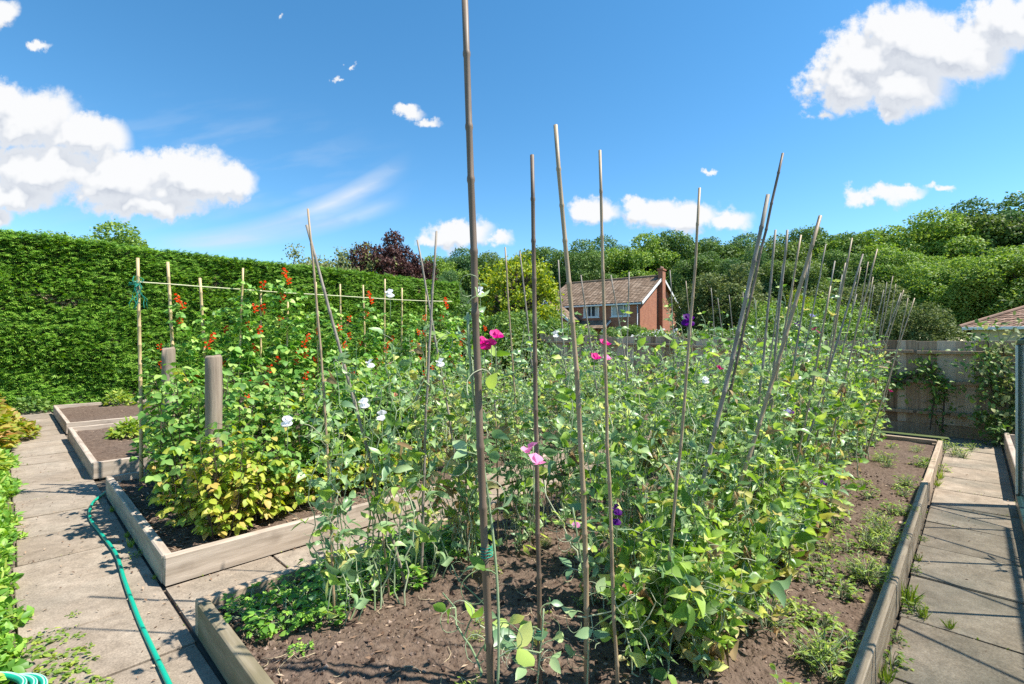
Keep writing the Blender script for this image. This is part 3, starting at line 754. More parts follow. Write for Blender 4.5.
# the row on the left side of the front bed
cane('thin upright cane of the left row, meeting the leaning grey cane at the top', (309, 209), (335, 615), 2.14, CT, (.0070, .0050), bow=.012)
cane('stout grey cane leaning left that meets the thin upright cane at the top', (306.5, 225), (358, 410), 2.14, CG, (.0095, .0075))
cane('thicker right hand cane of the narrow V of canes in the left row', (436, 231), (429, 400), 2.12, CG, (.0080, .0060))
cane('thin cane leaning left in the narrow V of the left row', (417.5, 240), (445, 403), 2.14, CG, (.0070, .0055))
for tp, lw, mt, lb in (
    ((505, 247), (521, 438), CT, 'thin tan cane just right of the thick brown cane, before the yellow green tree'),
    ((520, 251), (531, 350), CG, 'grey cane before the yellow green tree, close to the dark front cane'),
    ((558, 260), (564, 340), CG, 'grey cane left of the leaning tan front cane and the house'),
    ((581, 275), (591, 350), CG, 'thin leaning cane crossing the left upstairs window of the brick house'),
    ((611, 275), (623, 350), CG, 'thin leaning cane left on the right upstairs window of the house'),
    ((629, 272), (626, 360), CG, 'upright cane before the right upstairs window of the brick house'),
    ((670, 270), (672, 335), CG, 'thin cane before the brick gable right beside the chimney'),
    ((686, 281), (690, 330), CT, 'short cane before the dark trees right of the brick house'),
    ((711, 288), (714, 335), CG, 'first of the short canes between the house and the crossing pair'),
    ((717.5, 298), (723, 345), CG, 'lowest short cane between the house and the crossing pair'),
    ((729, 295), (733, 345), CG, 'third short cane between the house and the crossing pair'),
    ((743, 292), (746, 345), CG, 'short cane just left of the foot of the crossing pair'),
    ((756, 300), (757, 345), CG, 'short upright cane seen between the two crossing canes')):
    cane(lb, tp, lw, 2.14, mt, (.0070, .0052))
for tp, lw, lb in (((466, 425), (468.5, 561), 'short pale cane stub in the left row left of the thick brown cane'), ((495, 400), (498, 547), 'short pale stick in the left row right of the thick brown cane'), ((375, 470), (389, 590), 'short dark stick at the foot of the leaning grey cane')):
    cane(lb, tp, lw, 2.12, CT, (.0055, .0045))

def tie(o, b, t, y, mat='twine'):
    """green twine wound round a cane at picture height y"""
    for k in range(100):
        p = b + (t - b) * k / 100
        if 342 - (p[2] - H) / p[1] * F <= y: break
    mb = MB(); d = norm(t - b); x = norm(np.cross(d, (0, 1, 0))); w = np.cross(d, x)
    pts = [p - b + (x * math.cos(a) + w * math.sin(a)) * .0135 + d * (a * .0011) for a in np.linspace(0, 22, 60)]
    pts.append(pts[-1] + x * .03 - d * .03)
    tube(mb, pts, .0014, 4); mb.build('twine_tie', M[mat], o)
for k, y in ((0, 562), (1, 640), (2, 640)): tie(*CANES[k], y)

# ------------------------------------------------------------------ runner bean frame: canes and string
BEANV = 5.50
bean_tops = [(138, 258, 140, 400, 'end cane at the left of the runner bean row, with the string tied on'),
    (168, 262, 172, 348, 'stubby pale cane rising above the rear round post'), (200, 278, 205, 360, 'pale bean cane between the two round posts'),
    (243, 268, 240, 360, 'bean cane with red flowers all round it right of the front post'), (261, 290, 260, 380, 'short bean cane half hidden in red flowered leaves'),
    (288, 300, 287, 370, 'bean cane just left of the two canes that meet at the top'), (316, 282, 318, 365, 'bean cane behind the two canes that meet at the top'),
    (340, 284, 341, 330, 'bean cane behind the leaning grey cane'), (363, 285, 365, 340, 'bean cane left of the white flower before the hedge'),
    (385, 279, 384, 340, 'bean cane behind the white flower before the hedge'), (402, 288, 402, 340, 'bean cane left of the narrow V of canes'), (426, 290, 426, 340, 'last bean cane, behind the narrow V of canes')]
bean_us = []
for x, y, x2, y2, lb in bean_tops:
    o = cane(lb, (x, y), (x2, y2), BEANV, CP, (.0165, .013) if x < 205 else (.012, .010), 2.7, .004, 'pale canes of the runner bean row', 'bean_cane')
    bean_us.append(UV(CANES[-1][1])[0])
mb = MB()
pa = at_v(133, 281.5, BEANV - .03); pts = [pa]
for x, y in ((138, 282), (168, 284), (200, 286.5), (243, 289.5), (288, 293), (316, 294.5), (340, 296), (363, 297.5), (385, 299), (402, 300), (426, 301), (452, 301.5)): pts.append(at_v(x, y, BEANV - .03))
tube(mb, pts, .0055, 5); tag(mb.build('bean_string', M['string'], None), 'pale string stretched along the tops of the runner bean canes', 'string')
mb = MB(); b, t = CANES[-len(bean_tops)][1:]
pk = at_v(136, 283, BEANV - .02); rg = np.random.default_rng(3)
for i in range(14):
    q = pk + rg.normal(0, .012, 3); pts = [q]
    for k in range(5): q = q + np.array((rg.normal(0, .02), rg.normal(0, .02), -.045 if i % 2 else rg.normal(0, .02))); pts.append(q)
    tube(mb, pts, .0035, 4)
tag(mb.build('twine_bundle', M['twine']), 'tangle of green twine hanging from the end bean cane', 'twine')

for (x, y, v0, lb) in ((213, 356, 3.79, 'thick round wooden post in front, standing among yellow leaves'), (168, 348, 5.30, 'round wooden post farther back, below the stubby bean cane')):
    base = None; p = at_v(x, y, v0); u0, _ = UV(p)
    o = link('round_post', None, None, W(u0, v0, 0)); o.empty_display_size = .1
    tag(o, lb, 'wooden post', 'round posts of the fruit bed')
    h = p[2]; mb = MB(); zs = np.linspace(.02, h - .012, 16)
    rg = np.random.default_rng(int(x)); pts = [(math.sin(z * 2 + x) * .004, math.cos(z * 1.7 + x) * .004, z) for z in zs] + [(0, 0, h - .004), (0, 0, h)]
    tube(mb, pts, list(.052 + rg.normal(0, .0006, 16)) + [.048, .041], 20)
    mb.build('shaft', M['post'], o)
    mb = MB(); tube(mb, [(0, 0, h - .002), (0, 0, h + .0015)], .040, 16); mb.build('sawn_top', M['sleeper'], o)

# ================================================================== PLANTS
def grow_stem(rg, p0, p1, n, wob):
    """wandering path from p0 to p1 with n points"""
    t = np.linspace(0, 1, n)[:, None]; P = p0 + (p1 - p0) * t
    w = np.cumsum(rg.normal(0, wob, (n, 3)), 0); w -= w[-1] * t; w[:, 2] *= .4
    return P + w

def pea_parts(seed, h=1.15, hw=.26, hl=.22, nst=15, leaf=.052, grey=.25, yel=.06, node=.055, low=.5):
    """a sweet pea plant round the origin: row axis x"""
    rg = np.random.default_rng(seed)
    stems = MB(); Lf = {'pea': [], 'pea_grey': [], 'pea_yellow': [], 'dry': []}; pods = MB()
    for s in range(nst):
        hh = h * (rg.uniform(.70, 1.0) if s % 3 else rg.uniform(.35, .8)) * (1.22 if s == 1 else (1.12 if s == 4 else 1))
        p0 = np.array((rg.uniform(-hl, hl) * .6, rg.uniform(-.10, .10), -.01))
        ph = rg.random() * 6.28; rr = math.sqrt(rg.random())
        p1 = np.array((math.cos(ph) * hl * rr * 1.1, math.sin(ph) * hw * rr, hh))
        n = max(6, int(hh / node)); P = grow_stem(rg, p0, p1, n, .022)
        if s % 3 == 2:    # tip leans out and hangs
            k = max(3, n // 3); b = np.linspace(0, 1, k)[:, None] ** 1.6; o = np.array((math.cos(ph) * .14, math.sin(ph) * .16, -.10)) * b; P[-k:] += o
        tube(stems, P, np.linspace(.0046, .0020, n) * rg.uniform(.7, 1.15), 4, cap=False)
        for i in range(1, n):
            z = P[i, 2]
            if rg.random() > (low + (1 - low) * min(1, z / (h * .45))): continue
            a = rg.random() * 6.28; d = np.array((math.cos(a), math.sin(a), rg.uniform(-.1, .7))); d /= np.linalg.norm(d)
            pl = rg.uniform(.02, .06); e = P[i] + d * pl
            tube(stems, [P[i], P[i] + d * pl * .5 + (0, 0, .003), e], .0017, 3, cap=False)
            r_ = rg.random()
            q = yel * (2.2 if z < h * .35 else .7)
            kind = 'dry' if r_ < q * .45 else ('pea_yellow' if r_ < q else ('pea_grey' if r_ < q + grey else 'pea'))
            side = np.cross(d, (0, 0, 1.0)); side /= np.linalg.norm(side) + 1e-9
            sz = leaf * rg.uniform(.5, 1.45) * (1.12 if z < h * .6 else .85)
            for sg in (-1, 1):
                ld = d * .75 + side * sg * rg.uniform(.5, 1.0) + rg.normal(0, .3, 3) + np.array((0, 0, rg.uniform(-.35, .7)))
                nn = np.array((0, 0, .55)) + d * .45 + rg.normal(0, .6, 3)
                Lf[kind].append((e, ld, nn, sz * rg.uniform(.85, 1.1)))
            if rg.random() < .35:   # tendril
                q0 = e; pts = [q0]; dd = d.copy()
                for k in range(6):
                    dd = norm(dd + rg.normal(0, .45, 3) + np.array((0, 0, .1))); q0 = q0 + dd * .018; pts.append(q0)
                tube(stems, pts, .0009, 3, cap=False)
            if rg.random() < .06 and z > .3 * h:
                pd = rg.normal(0, .3, 3) + np.array((0, 0, -.9))
                pass
        # flower stalk shoots
        if rg.random() < .45:
            q0 = P[-2]; d = norm(np.array((rg.normal(0, .5), rg.normal(0, .5), 1.0))); pts = [q0 + d * .16 * k / 3 + rg.normal(0, .004, 3) for k in range(4)]
            tube(stems, pts, .0014, 3, cap=False)
            for k in range(3): Lf['pea'].append((pts[-1] - d * .012 * k, rg.normal(size=3), rg.normal(size=3), .014))
    out = {'stems': stems, 'pods': pods}
    for k, l in Lf.items():
        if not l: continue
        mb = MB(); pos = np.array([a[0] for a in l]); d = np.array([a[1] for a in l]); nn = np.array([a[2] for a in l]); S = np.array([a[3] for a in l])
        sel = rg.random(len(l)) < .6
        w = rg.uniform(.7, 1.15, len(l))
        S3 = np.stack((S * w, S, S), -1)
        if k == 'dry': S3[:, 0] *= .6; S3[:, 2] *= 3
        wk = rg.integers(0, 4, len(l))
        for q in range(4): scatter(mb, LEAF_WAVY[q], pos[wk == q], bases(d[wk == q], nn[wk == q]), S3[wk == q])
        out[k] = mb
    return out

PART = {'stems': ('stem', 'pea_stem'), 'pods': ('pod', 'herb'), 'pea': ('foliage', 'pea'), 'pea_grey': ('blue_green_foliage', 'pea_grey'), 'pea_yellow': ('yellowed_foliage', 'pea_yellow'), 'dry': ('withered_foliage', 'dry')}
def pea_proto(name, label, cat, over=None, **kw):
    o = thing(name, label, cat)
    for k, mb in pea_parts(**kw).items():
        if mb.n == 0: continue
        nm, mt = PART[k]
        if over and mt in over: mt = over[mt]
        mb.build(nm, M[mt], o)
    return o

def place(o, u, v, rz=0, s=1.0, z=None, label=None, group=None):
    o.location = Vector([float(c) for c in W(u, v, SOIL - .01 if z is None else z)])
    o.rotation_euler = (0, 0, ROT + rz); o.scale = (s, s, s)
    if label: o['label'] = label
    if group: o['group'] = group
    return o

PLANTS = []     # (object, u, v) of sweet peas, to hang flowers on
used = set()
def put(proto, *a, **k):
    o = proto if proto.name not in used else copy_tree(proto)
    used.add(proto.name)
    return place(o, *a, **k)

P_R = [pea_proto('sweet_pea_plant', 'x', 'sweet pea', seed=s, h=1.24, hw=.23, hl=.17, nst=12, leaf=.058, yel=.07, grey=.46, node=.060) for s in (1, 2, 3, 4)]
P_F = [pea_proto('sweet_pea_plant', 'x', 'sweet pea', seed=s, h=1.32, hw=.25, hl=.20, nst=11, leaf=.060, yel=.10, node=.062, grey=.42) for s in (5, 6, 7)]
P_L = [pea_proto('sweet_pea_plant', 'x', 'sweet pea', seed=s, h=1.34, hw=.13, hl=.11, nst=9, leaf=.058, yel=.05, grey=.6, low=.12, node=.06) for s in (8, 9, 10)]
P_Y = pea_proto('sweet_pea_plant', 'x', 'sweet pea', seed=21, h=.95, hw=.2, hl=.2, nst=10, leaf=.055, yel=.75, grey=.05)

def hlb(u, hs):  # height scale along the row
    for (a, b) in zip(hs, hs[1:]):
        if a[0] <= u <= b[0]: return a[1] + (b[1] - a[1]) * (u - a[0]) / (b[0] - a[0])
    return hs[-1][1]
rg = np.random.default_rng(5)
u = 2.05; i = 0
GR = 'sweet peas filling the right row of the front bed'
while u < 8.0:
    for vv in (1.36, .98):
        uu = u + rg.uniform(-.05, .05) + (.1 if vv < 1.2 else 0)
        if vv < 1.2 and uu < 2.1: continue
        near = 'near end of the right row, beside the bare soil' if u < 2.7 else ('middle of the right row, round the tall crossing canes' if u < 4.6 else 'far half of the right row towards the fence')
        side = 'kerb' if vv < 1.2 else 'inner'
        s = hlb(u, [(1.5, .86), (2.1, .95), (2.8, 1.10), (4, 1.14), (8, 1.10)]) * rg.uniform(.84, 1.12) * (.92 if vv < 1.2 else 1.0)
        pr = (P_R if u < 4 else P_F)[rg.integers(0, 4 if u < 4 else 3)]
        lb = f"bushy sweet pea on the {side} side of the right row, {dict(nea='at its near end', mid='round the crossing canes', far='towards the fence')[near[:3]]}"
        o = put(pr, uu, vv + rg.uniform(-.05, .05), rg.choice((0, math.pi)) + rg.uniform(-.4, .4), s, label=lb, group=f'{GR}, {near.split(",")[0]}, {side} side')
        PLANTS.append((o, uu, vv)); i += 1
    u += .34 if u < 3.5 else .42
P_S = [pea_proto('sweet_pea_plant', 'x', 'sweet pea', seed=s, h=.66, hw=.25, hl=.24, nst=14, leaf=.066, yel=.15, grey=.25, low=1.0, node=.05) for s in (15, 16)]
for i, (uu, vv, s) in enumerate(((1.80, .90, .85), (1.98, 1.02, 1.05), (1.95, .82, .7), (2.12, .88, .95), (2.32, .84, .9), (2.5, .84, .9), (2.85, .82, .9), (3.2, .82, .95), (3.6, .84, .9), (4.1, .82, .9))):
    lb = 'low dense sweet pea with limp yellowing leaves at the very front of the right row' if i < 4 else 'low sweet pea flopping over the soil along the kerb side of the right row'
    o = put(P_S[i % 2], uu, vv, i * 2.0, s, label=lb, group=lb.replace('low ', 'low ')); PLANTS.append((o, uu, vv))
u = 1.06; i = 0
while u < 8.0:
    near = 'left row under the two canes that meet' if u < 2.0 else ('left row round the narrow V of canes' if u < 3.4 else 'far half of the left row before the house')
    s = rg.uniform(.92, 1.12)
    pr = P_L[rg.integers(0, 3)] if u < 3.0 else P_F[rg.integers(0, 3)]
    if u < 3.0: lb = f'slender grey green sweet pea in the {near}'
    else: lb = f'bushy sweet pea plant in the {near}'; s *= 1.04
    uu = u + rg.uniform(-.05, .05); vv = 2.14 + rg.uniform(-.06, .06)
    o = put(pr, uu, vv, rg.choice((0, math.pi)) + rg.uniform(-.4, .4), s, label=lb, group=f'sweet peas of the left row, {near.split(" of ")[0]}')
    PLANTS.append((o, uu, vv)); u += .27 if u < 3 else .40
put(P_Y, 1.86, 2.28, .3, 1.1, label='yellowing sweet pea plant with limp pale stalks, left of the thick brown cane')
PLANTS.append((P_Y, 1.86, 2.28))
# the unnamed greens that fill the far part of the fruit bed
for u in np.arange(3.3, 7.8, .5):
    for vv in (3.75, 4.4, 5.0):
        pr = P_F[rg.integers(0, 3)] if rg.random() < .7 else P_R[rg.integers(0, 4)]
        put(pr, u + rg.uniform(-.1, .1), vv + rg.uniform(-.1, .1), rg.uniform(0, 6.3), rg.uniform(.85, 1.02), label='leafy climbing pea plant in the far half of the fruit bed, behind the left row', group='climbing peas in the far half of the fruit bed')

# ------------------------------------------------------------------ three climbers on the front canes
def climber(label, b, t, seed, nodes, runners):
    rg = np.random.default_rng(seed); o = thing('sweet_pea_climber', label, 'sweet pea', b, 0); L0 = t - b
    st = MB(); lv = MB(); lg = MB(); ly = MB(); d0 = norm(L0); x = norm(np.cross(d0, (0, 1, 0))); w = np.cross(d0, x)
    top = max(n_[0] for n_ in nodes)
    pts = [d0 * z + (x * math.cos(z * 5 + seed) + w * math.sin(z * 5 + seed)) * .022 for z in np.arange(0.0, top, .05)]
    tube(st, pts, .0034, 5)
    def pair(p, d, sz, tend=True):
        d = norm(d); pl = .05 * sz / .06; e = p + d * pl; tube(st, [p, (p + e) / 2 + (0, 0, .004), e], .0019, 4, cap=False)
        side = norm(np.cross(d, (0, 0, 1.0)))
        tgt = lg if rg.random() < .5 else (ly if rg.random() < .05 else lv)
        for sg in (-1, 1):
            ld = d * .6 + side * sg * rg.uniform(.5, .9) + np.array((0, 0, rg.uniform(-.5, .5)))
            scatter(tgt, LEAF if rg.random() < .5 else LEAF_B, [e], bases(ld[None], (np.array((0, -.6, .7)) + rg.normal(0, .4, 3))[None]), [sz * rg.uniform(.85, 1.15)])
        if tend:
            q = e; dd = d.copy(); P = [q]
            for k in range(12):
                c, s_ = math.cos(.45), math.sin(.45); dd = norm(np.array((dd[0] * c - dd[2] * s_, dd[1] + rg.normal(0, .1), dd[0] * s_ + dd[2] * c)) + rg.normal(0, .15, 3)); q = q + dd * .013; P.append(q)
            tube(st, P, .0011, 4, cap=False)
    for z, sz, a in nodes:
        p = d0 * z + (x * math.cos(z * 5 + seed) + w * math.sin(z * 5 + seed)) * .022
        pair(p, x * math.cos(a) - np.array((0, 1, 0)) * abs(math.sin(a)) * .6 + np.array((0, 0, .5)), sz)
    for (z, pl, n, sz) in runners:
        p = d0 * z; e = np.array(pl); P = grow_stem(rg, p, p + e, 8, .012); P[:, 2] -= np.sin(np.linspace(0, math.pi, 8)) * .03
        tube(st, P, np.linspace(.0034, .0022, 8), 5)
        for k in range(2, 8, max(1, 8 // n)): pair(P[k], rg.normal(0, 1, 3) + np.array((0, -.3, .7)), sz * rg.uniform(.8, 1.15))
    for mb, nm, mt in ((st, 'stem', 'pea_stem'), (lv, 'foliage', 'pea'), (lg, 'blue_green_foliage', 'pea_grey'), (ly, 'yellowed_foliage', 'pea_yellow')):
        if mb.n: mb.build(nm, M[mt], o)
    return o
cl1 = climber('sparse sweet pea stem climbing the thickest brown cane, magenta blooms at its top', CANES[0][1], CANES[0][2], 31,
    [(.42, .055, 2.6), (.50, .05, .4), (.60, .06, 3.3), (.78, .05, 1.0), (.92, .045, 2.5), (1.05, .05, .3), (1.2, .05, 2.8), (1.32, .05, .8), (1.42, .035, 2.4)], [(.55, (-.14, .18, .10), 3, .05), (.45, (.18, .05, .02), 3, .055)])
cl2 = climber('low sweet pea with wide leaves round the foot of the dark front cane', CANES[1][1], CANES[1][2], 32,
    [(.12, .066, .3), (.16, .058, 2.8), (.22, .066, 3.4), (.27, .062, .1), (.36, .055, 2.0)], [(.15, (-.22, -.05, .16), 4, .06), (.2, (-.34, .10, .26), 4, .056), (.2, (-.12, -.12, .12), 4, .06)])
cl3 = climber('sweet pea with paired leaves up the leaning tan front cane', CANES[2][1], CANES[2][2], 33,
    [(.14, .066, .2), (.2, .058, 2.9), (.3, .062, .4), (.36, .058, 3.0), (.45, .058, .2), (.52, .055, 2.6), (.62, .06, .5), (.75, .05, 3.0)], [(.5, (-.12, .1, .28), 4, .045), (.3, (.2, -.04, .1), 4, .056)])
PLANTS += [(cl1, *UV(CANES[0][1])[:2]), (cl2, *UV(CANES[1][1])[:2]), (cl3, *UV(CANES[2][1])[:2])]

# ------------------------------------------------------------------ blooms
def bloom(mb, p, face, s, rg, mat=0):
    """one sweet pea bloom: big back petal, two wings, keel"""
    f = norm(face + np.array((0, 0, .1))); up = np.array((0, 0, 1.0)); sd = norm(np.cross(f, up)); up = np.cross(sd, f)
    back = leaf_T(4, 1.5, .18, -.28, .6, .05); wing = leaf_T(4, .95, .2, .25, .6, .04)
    for a in (-.42, .42):
        d = up * math.cos(a) + sd * math.sin(a) - f * .15; scatter(mb, back, [p], bases(d[None], (f + rg.normal(0, .15, 3))[None]), [[s * .75, s, s]])
    for a in (-.9, .9):
        d = f * .7 + sd * math.sin(a) * .75 + up * rg.uniform(-.1, .2); scatter(mb, wing, [p + f * s * .08], bases(d[None], (up + sd * a * .5)[None]), [[s * .7, s * .75, s * .7]])
    scatter(mb, leaf_T(3, .5, .6, .4, .5), [p + f * s * .1], bases((f - up * .2)[None], up[None]), [[s * .6, s * .55, s * .6]])
FL_MESH = {}
def flower_mesh(col, n, seed):
    k = (col, n, seed)
    if k not in FL_MESH:
        rg = np.random.default_rng(seed * 13 + n); st = MB(); mb = MB()
        tube(mb, [(0, 0, -.17), (.004, 0, -.08), (0, 0, 0), (0, 0, .02 * n)], .0016, 5, mat=1)
        for i in range(n):
            a = i * 2.3 + seed; fc = np.array((math.cos(a) * .8, math.sin(a) * .8, .05)) if n > 1 else np.array((.2, -1, .1))
            if i == 0: fc = np.array((.25, -1, .05))
            bloom(mb, np.array((0, 0, -.012 + .026 * i)) + fc * .014, fc, .036 * rg.uniform(.85, 1.1), rg)
        FL_MESH[k] = mb.mesh('flower', [M['white_bloom' if col == 'white' else col], M['pea_stem']])
    return FL_MESH[k]
def flower(x, y, v0, col, n=2, s=1.0, Y=None):
    p = at_v(x, y, v0) if Y is None else at(x, y, Y)
    u0, vv = UV(p)
    o, du, dv = min(PLANTS, key=lambda q: (q[1] - u0) ** 2 + (q[2] - vv) ** 2)
    f = link('flower', flower_mesh(col, n, int(x + y) % 4))
    f.parent = o
    bpy_m = Matrix.LocRotScale(o.location, o.rotation_euler, o.scale)
    wm = Matrix.LocRotScale(Vector([float(c) for c in p]), Matrix.Rotation(random.uniform(-.5, .5), 3, 'Z').to_euler(), Vector((s, s, s)))
    f.matrix_parent_inverse = Matrix.Identity(4)
    f.matrix_basis = bpy_m.inverted() @ wm
    return f
for (x, y, vv, c, n, s) in (
    (533, 459, 1.12, 'soft_pink', 2, 1.75), (603, 343, 1.0, 'pink', 1, 1.1), (594, 357, 1.0, 'pink', 1, 1.0), (605, 358, 1.0, 'soft_pink', 1, .9), (576, 525, 1.25, 'soft_pink', 1, .9), (627, 591, 1.0, 'peach', 2, .9),
    (687, 324, .95, 'purple', 2, 1.4), (617, 512, 1.0, 'purple', 2, .9), (616, 522, 1.0, 'purple', 1, .9), (716, 615, .86, 'purple', 2, 1.0), (812, 410, .9, 'purple', 1, 1.3), (786, 411, .9, 'lilac', 1, 1.2), (790, 412, .9, 'purple', 1, 1.2),
    (798, 326, 1.1, 'purple', 2, 1.2), (816, 332, 1.1, 'magenta', 2, 1.5), (811, 316, 1.15, 'lilac', 1, 1.4), (813, 479, .75, 'lilac', 1, 1.2), (821, 483, .75, 'purple', 1, 1.4), (808, 497, .75, 'purple', 1, 1.1),
    (890, 391, .85, 'magenta', 2, 1.3), (876, 345, .9, 'lilac', 1, 1.2), (865, 370, .9, 'soft_pink', 1, 1.2), (718, 368, 1.0, 'magenta', 1, 1.0), (705, 382, 1.0, 'white', 2, 1.0), (762, 445, .95, 'magenta', 1, .8),
    (364, 406, 2.0, 'white', 2, 1.25), (287, 424, 2.05, 'white', 2, 1.2), (371, 366, 2.1, 'white', 2, 1.1), (390, 296, 2.15, 'white', 2, 1.2), (382, 418, 2.0, 'white', 2, 1.3), (441, 365, 2.1, 'white', 2, 1.3), (480, 294, 2.3, 'white', 2, 1.6), (395, 395, 2.2, 'peach', 1, .8), (556, 336, 2.1, 'white', 2, 1.3),):
    flower(x, y, vv, c, n, s * (.64 if c == 'white' else .74))
for (x, y, s) in ((481, 341, .9), (495, 335, 1.05), (484, 347, .9), (491, 343, .8)):
    f = flower(x, y, 0, 'pink', 1, s * .72, Y=1.30)

# ------------------------------------------------------------------ runner beans
def bean_parts(seed, h=1.95, n=5, spread=.17):
    rg = np.random.default_rng(seed); st = MB(); lf = MB(); fl = []
    for s in range(n):
        hh = h * rg.uniform(.75, 1.05); p0 = np.array((rg.uniform(-.1, .1), rg.uniform(-.08, .08), 0)); p1 = np.array((rg.uniform(-spread, spread), rg.uniform(-.12, .12), hh))
        m_ = int(hh / .085); P = grow_stem(rg, p0, p1, m_, .03); tube(st, P, np.linspace(.004, .002, m_), 4, cap=False)
        for i in range(1, m_):
            for q in range(2):
                a = rg.random() * 6.28; d = norm(np.array((math.cos(a), math.sin(a), rg.uniform(.1, .7)))); e = P[i] + d * rg.uniform(.04, .13)
                tube(st, [P[i], e], .0015, 3, cap=False)
                for sg in (-1, 0, 1):
                    c, s_ = math.cos(sg * 1.25), math.sin(sg * 1.25); ld = np.array((d[0] * c - d[1] * s_, d[0] * s_ + d[1] * c, -.25)) + rg.normal(0, .15, 3)
                    z_ = rg.uniform(.060, .100) * (1.0 if P[i, 2] < h * .7 else .75); scatter(lf, LEAF_HEART, [e], bases(ld[None], (np.array((0, 0, 1.)) + rg.normal(0, .35, 3) + d * .4)[None]), [z_])
            if rg.random() < .14 and P[i, 2] > .45: fl.append(P[i] + np.array((rg.normal(0, .06), -rg.uniform(.06, .16), .06)))
    return st, lf, fl
def bean_flower_mesh(seed):
    rg = np.random.default_rng(seed); mb = MB(); tube(mb, [(0, 0, -.09), (0, .0, .05)], .0016, 4, mat=1)
    for i in range(6):
        a = i * 2.4; p = np.array((math.cos(a) * .012, math.sin(a) * .012, -.02 + .017 * i)); d = np.array((math.cos(a), math.sin(a), .3))
        for q in range(3): scatter(mb, leaf_T(3, 1.1, .3, .3, .6), [p], bases((d + rg.normal(0, .5, 3))[None], (rg.normal(0, .5, 3) + np.array((0, 0, 1)))[None]), [.027])
    return mb.mesh('flower', [M['red'], M['bean']])
BF = [bean_flower_mesh(s) for s in (1, 2, 3)]
protos = []
for s in (41, 42, 43, 44):
    o = thing('runner_bean_plant', 'x', 'runner bean'); st, lf, fl = bean_parts(s)
    st.build('stem', M['herb'], o); lf.build('foliage', M['bean'], o)
    for k, p in enumerate(fl[:8]): link('flower', BF[k % 3], o, p).rotation_euler = (0, 0, k)
    protos.append(o)
rg = np.random.default_rng(9)
bu = [1.02, 1.22, 1.45, 1.68, 1.92, 2.15, 2.4, 2.65, 2.9, 3.15, 3.4, 3.7, 4.0, 4.3, 4.6, 4.9]
names = {0: 'low runner bean plant just right of the end cane of its row', 1: 'runner bean plant on the stubby cane above the rear post', 2: 'runner bean plant with a few red flowers between the two posts', 3: 'runner bean plant rising highest, right of the front post'}
for i, u in enumerate(bu):
    s = (.62, .80, .86, .93)[i] if i < 4 else (rg.uniform(.86, .97) if i < 7 else rg.uniform(.78, .88))
    lb = names.get(i) or ('red flowered runner bean plant in the dense middle of its row' if i < 10 else 'runner bean plant at the far right end of its row')
    put(protos[i % 4], u, BEANV + .05 * (-1) ** i, rg.uniform(0, .5), s, label=lb, group=None if i in names else ('runner beans in the middle of the row' if i < 10 else 'runner beans at the far end of the row'))

# ------------------------------------------------------------------ fruit bushes
def bush_parts(seed, h, r, n, leaf, yellow, top_only=False):
    rg = np.random.default_rng(seed); st = MB(); A = []; B = []
    for s in range(n):
        a = rg.random() * 6.28; rr = r * math.sqrt(rg.random()); hh = h * rg.uniform(.6, 1.05)
        p0 = np.array((math.cos(a) * rr * .35, math.sin(a) * rr * .35, 0)); p1 = np.array((math.cos(a) * rr, math.sin(a) * rr, hh)); m_ = max(5, int(hh / .06))
        P = grow_stem(rg, p0, p1, m_, .014); tube(st, P, np.linspace(.005, .002, m_), 4, cap=False)
        for i in range(1, m_):
            for q in range(2):
                b = rg.random() * 6.28; d = norm(np.array((math.cos(b), math.sin(b), rg.uniform(0, .6)))); e = P[i] + d * rg.uniform(.03, .10)
                tube(st, [P[i], e], .0014, 3, cap=False)
                tgt = B if rg.random() < yellow * max(0, 1.25 - P[i, 2] / h * 1.1) else A
                for sg in ((-1, 0, 1) if rg.random() < .75 else (0,)):
                    c, s_ = math.cos(sg * 1.2), math.sin(sg * 1.2); ld = np.array((d[0] * c - d[1] * s_, d[0] * s_ + d[1] * c, rg.uniform(-.6, .1)))
                    tgt.append((e, ld, np.array((0, 0, 1.)) + rg.normal(0, .4, 3) + d * .5, leaf * rg.uniform(.6, 1.25)))
    out = []
    for l in (A, B):
        mb = MB()
        if l: scatter(mb, leaf_T(4, .68, .1, -.28, .4, .012), np.array([q[0] for q in l]), bases(np.array([q[1] for q in l]), np.array([q[2] for q in l])), np.array([q[3] for q in l]))
        out.append(mb)
    return st, out[0], out[1]
def bush_proto(seed, h, r, n, leaf, yel):
    o = thing('fruit_bush', 'x', 'fruit bush'); st, a, b = bush_parts(seed, h, r, n, leaf, yel)
    st.build('stem', M['bark'], o); a.build('foliage', M['rasp'], o)
    if b.n: b.build('yellowed_foliage', M['rasp_yellow'], o)
    return o
low = [bush_proto(s, .48, .22, 17, .060, 1.4) for s in (51, 52)]; low.append(bush_proto(56, .70, .27, 28, .056, 1.5)); tall = [bush_proto(s, .98, .34, 24, .060, .16) for s in (53, 54, 55)]
for i, (u, v, s, k, lb) in enumerate((
    (.92, 4.55, 1.1, 0, 'low yellow green fruit bush at the bed edge, left of the front post'), (1.00, 3.66, 1.0, 2, 'yellow fruit bush hiding the foot of the front round post'), (1.32, 3.74, 1.0, 0, 'yellow leaved fruit bush just right of the foot of the front post'),
    (.90, 3.98, .95, 0, 'small yellow green bush over the corner of the pale bed, left of the front post'), (1.62, 3.80, .95, 1, 'low yellow fruit bush over the bark mulch, right of the front post'), (1.98, 3.82, .9, 0, 'last low yellow fruit bush before the thin upright cane'), (2.35, 3.8, .8, 1, 'small green and yellow bush behind the leaning grey cane'), (2.7, 3.8, .85, 0, 'small green and yellow bush behind the narrow V of canes'))):
    put(low[k], u, v, i * 1.3, s, label=lb, group='low yellow fruit bushes')
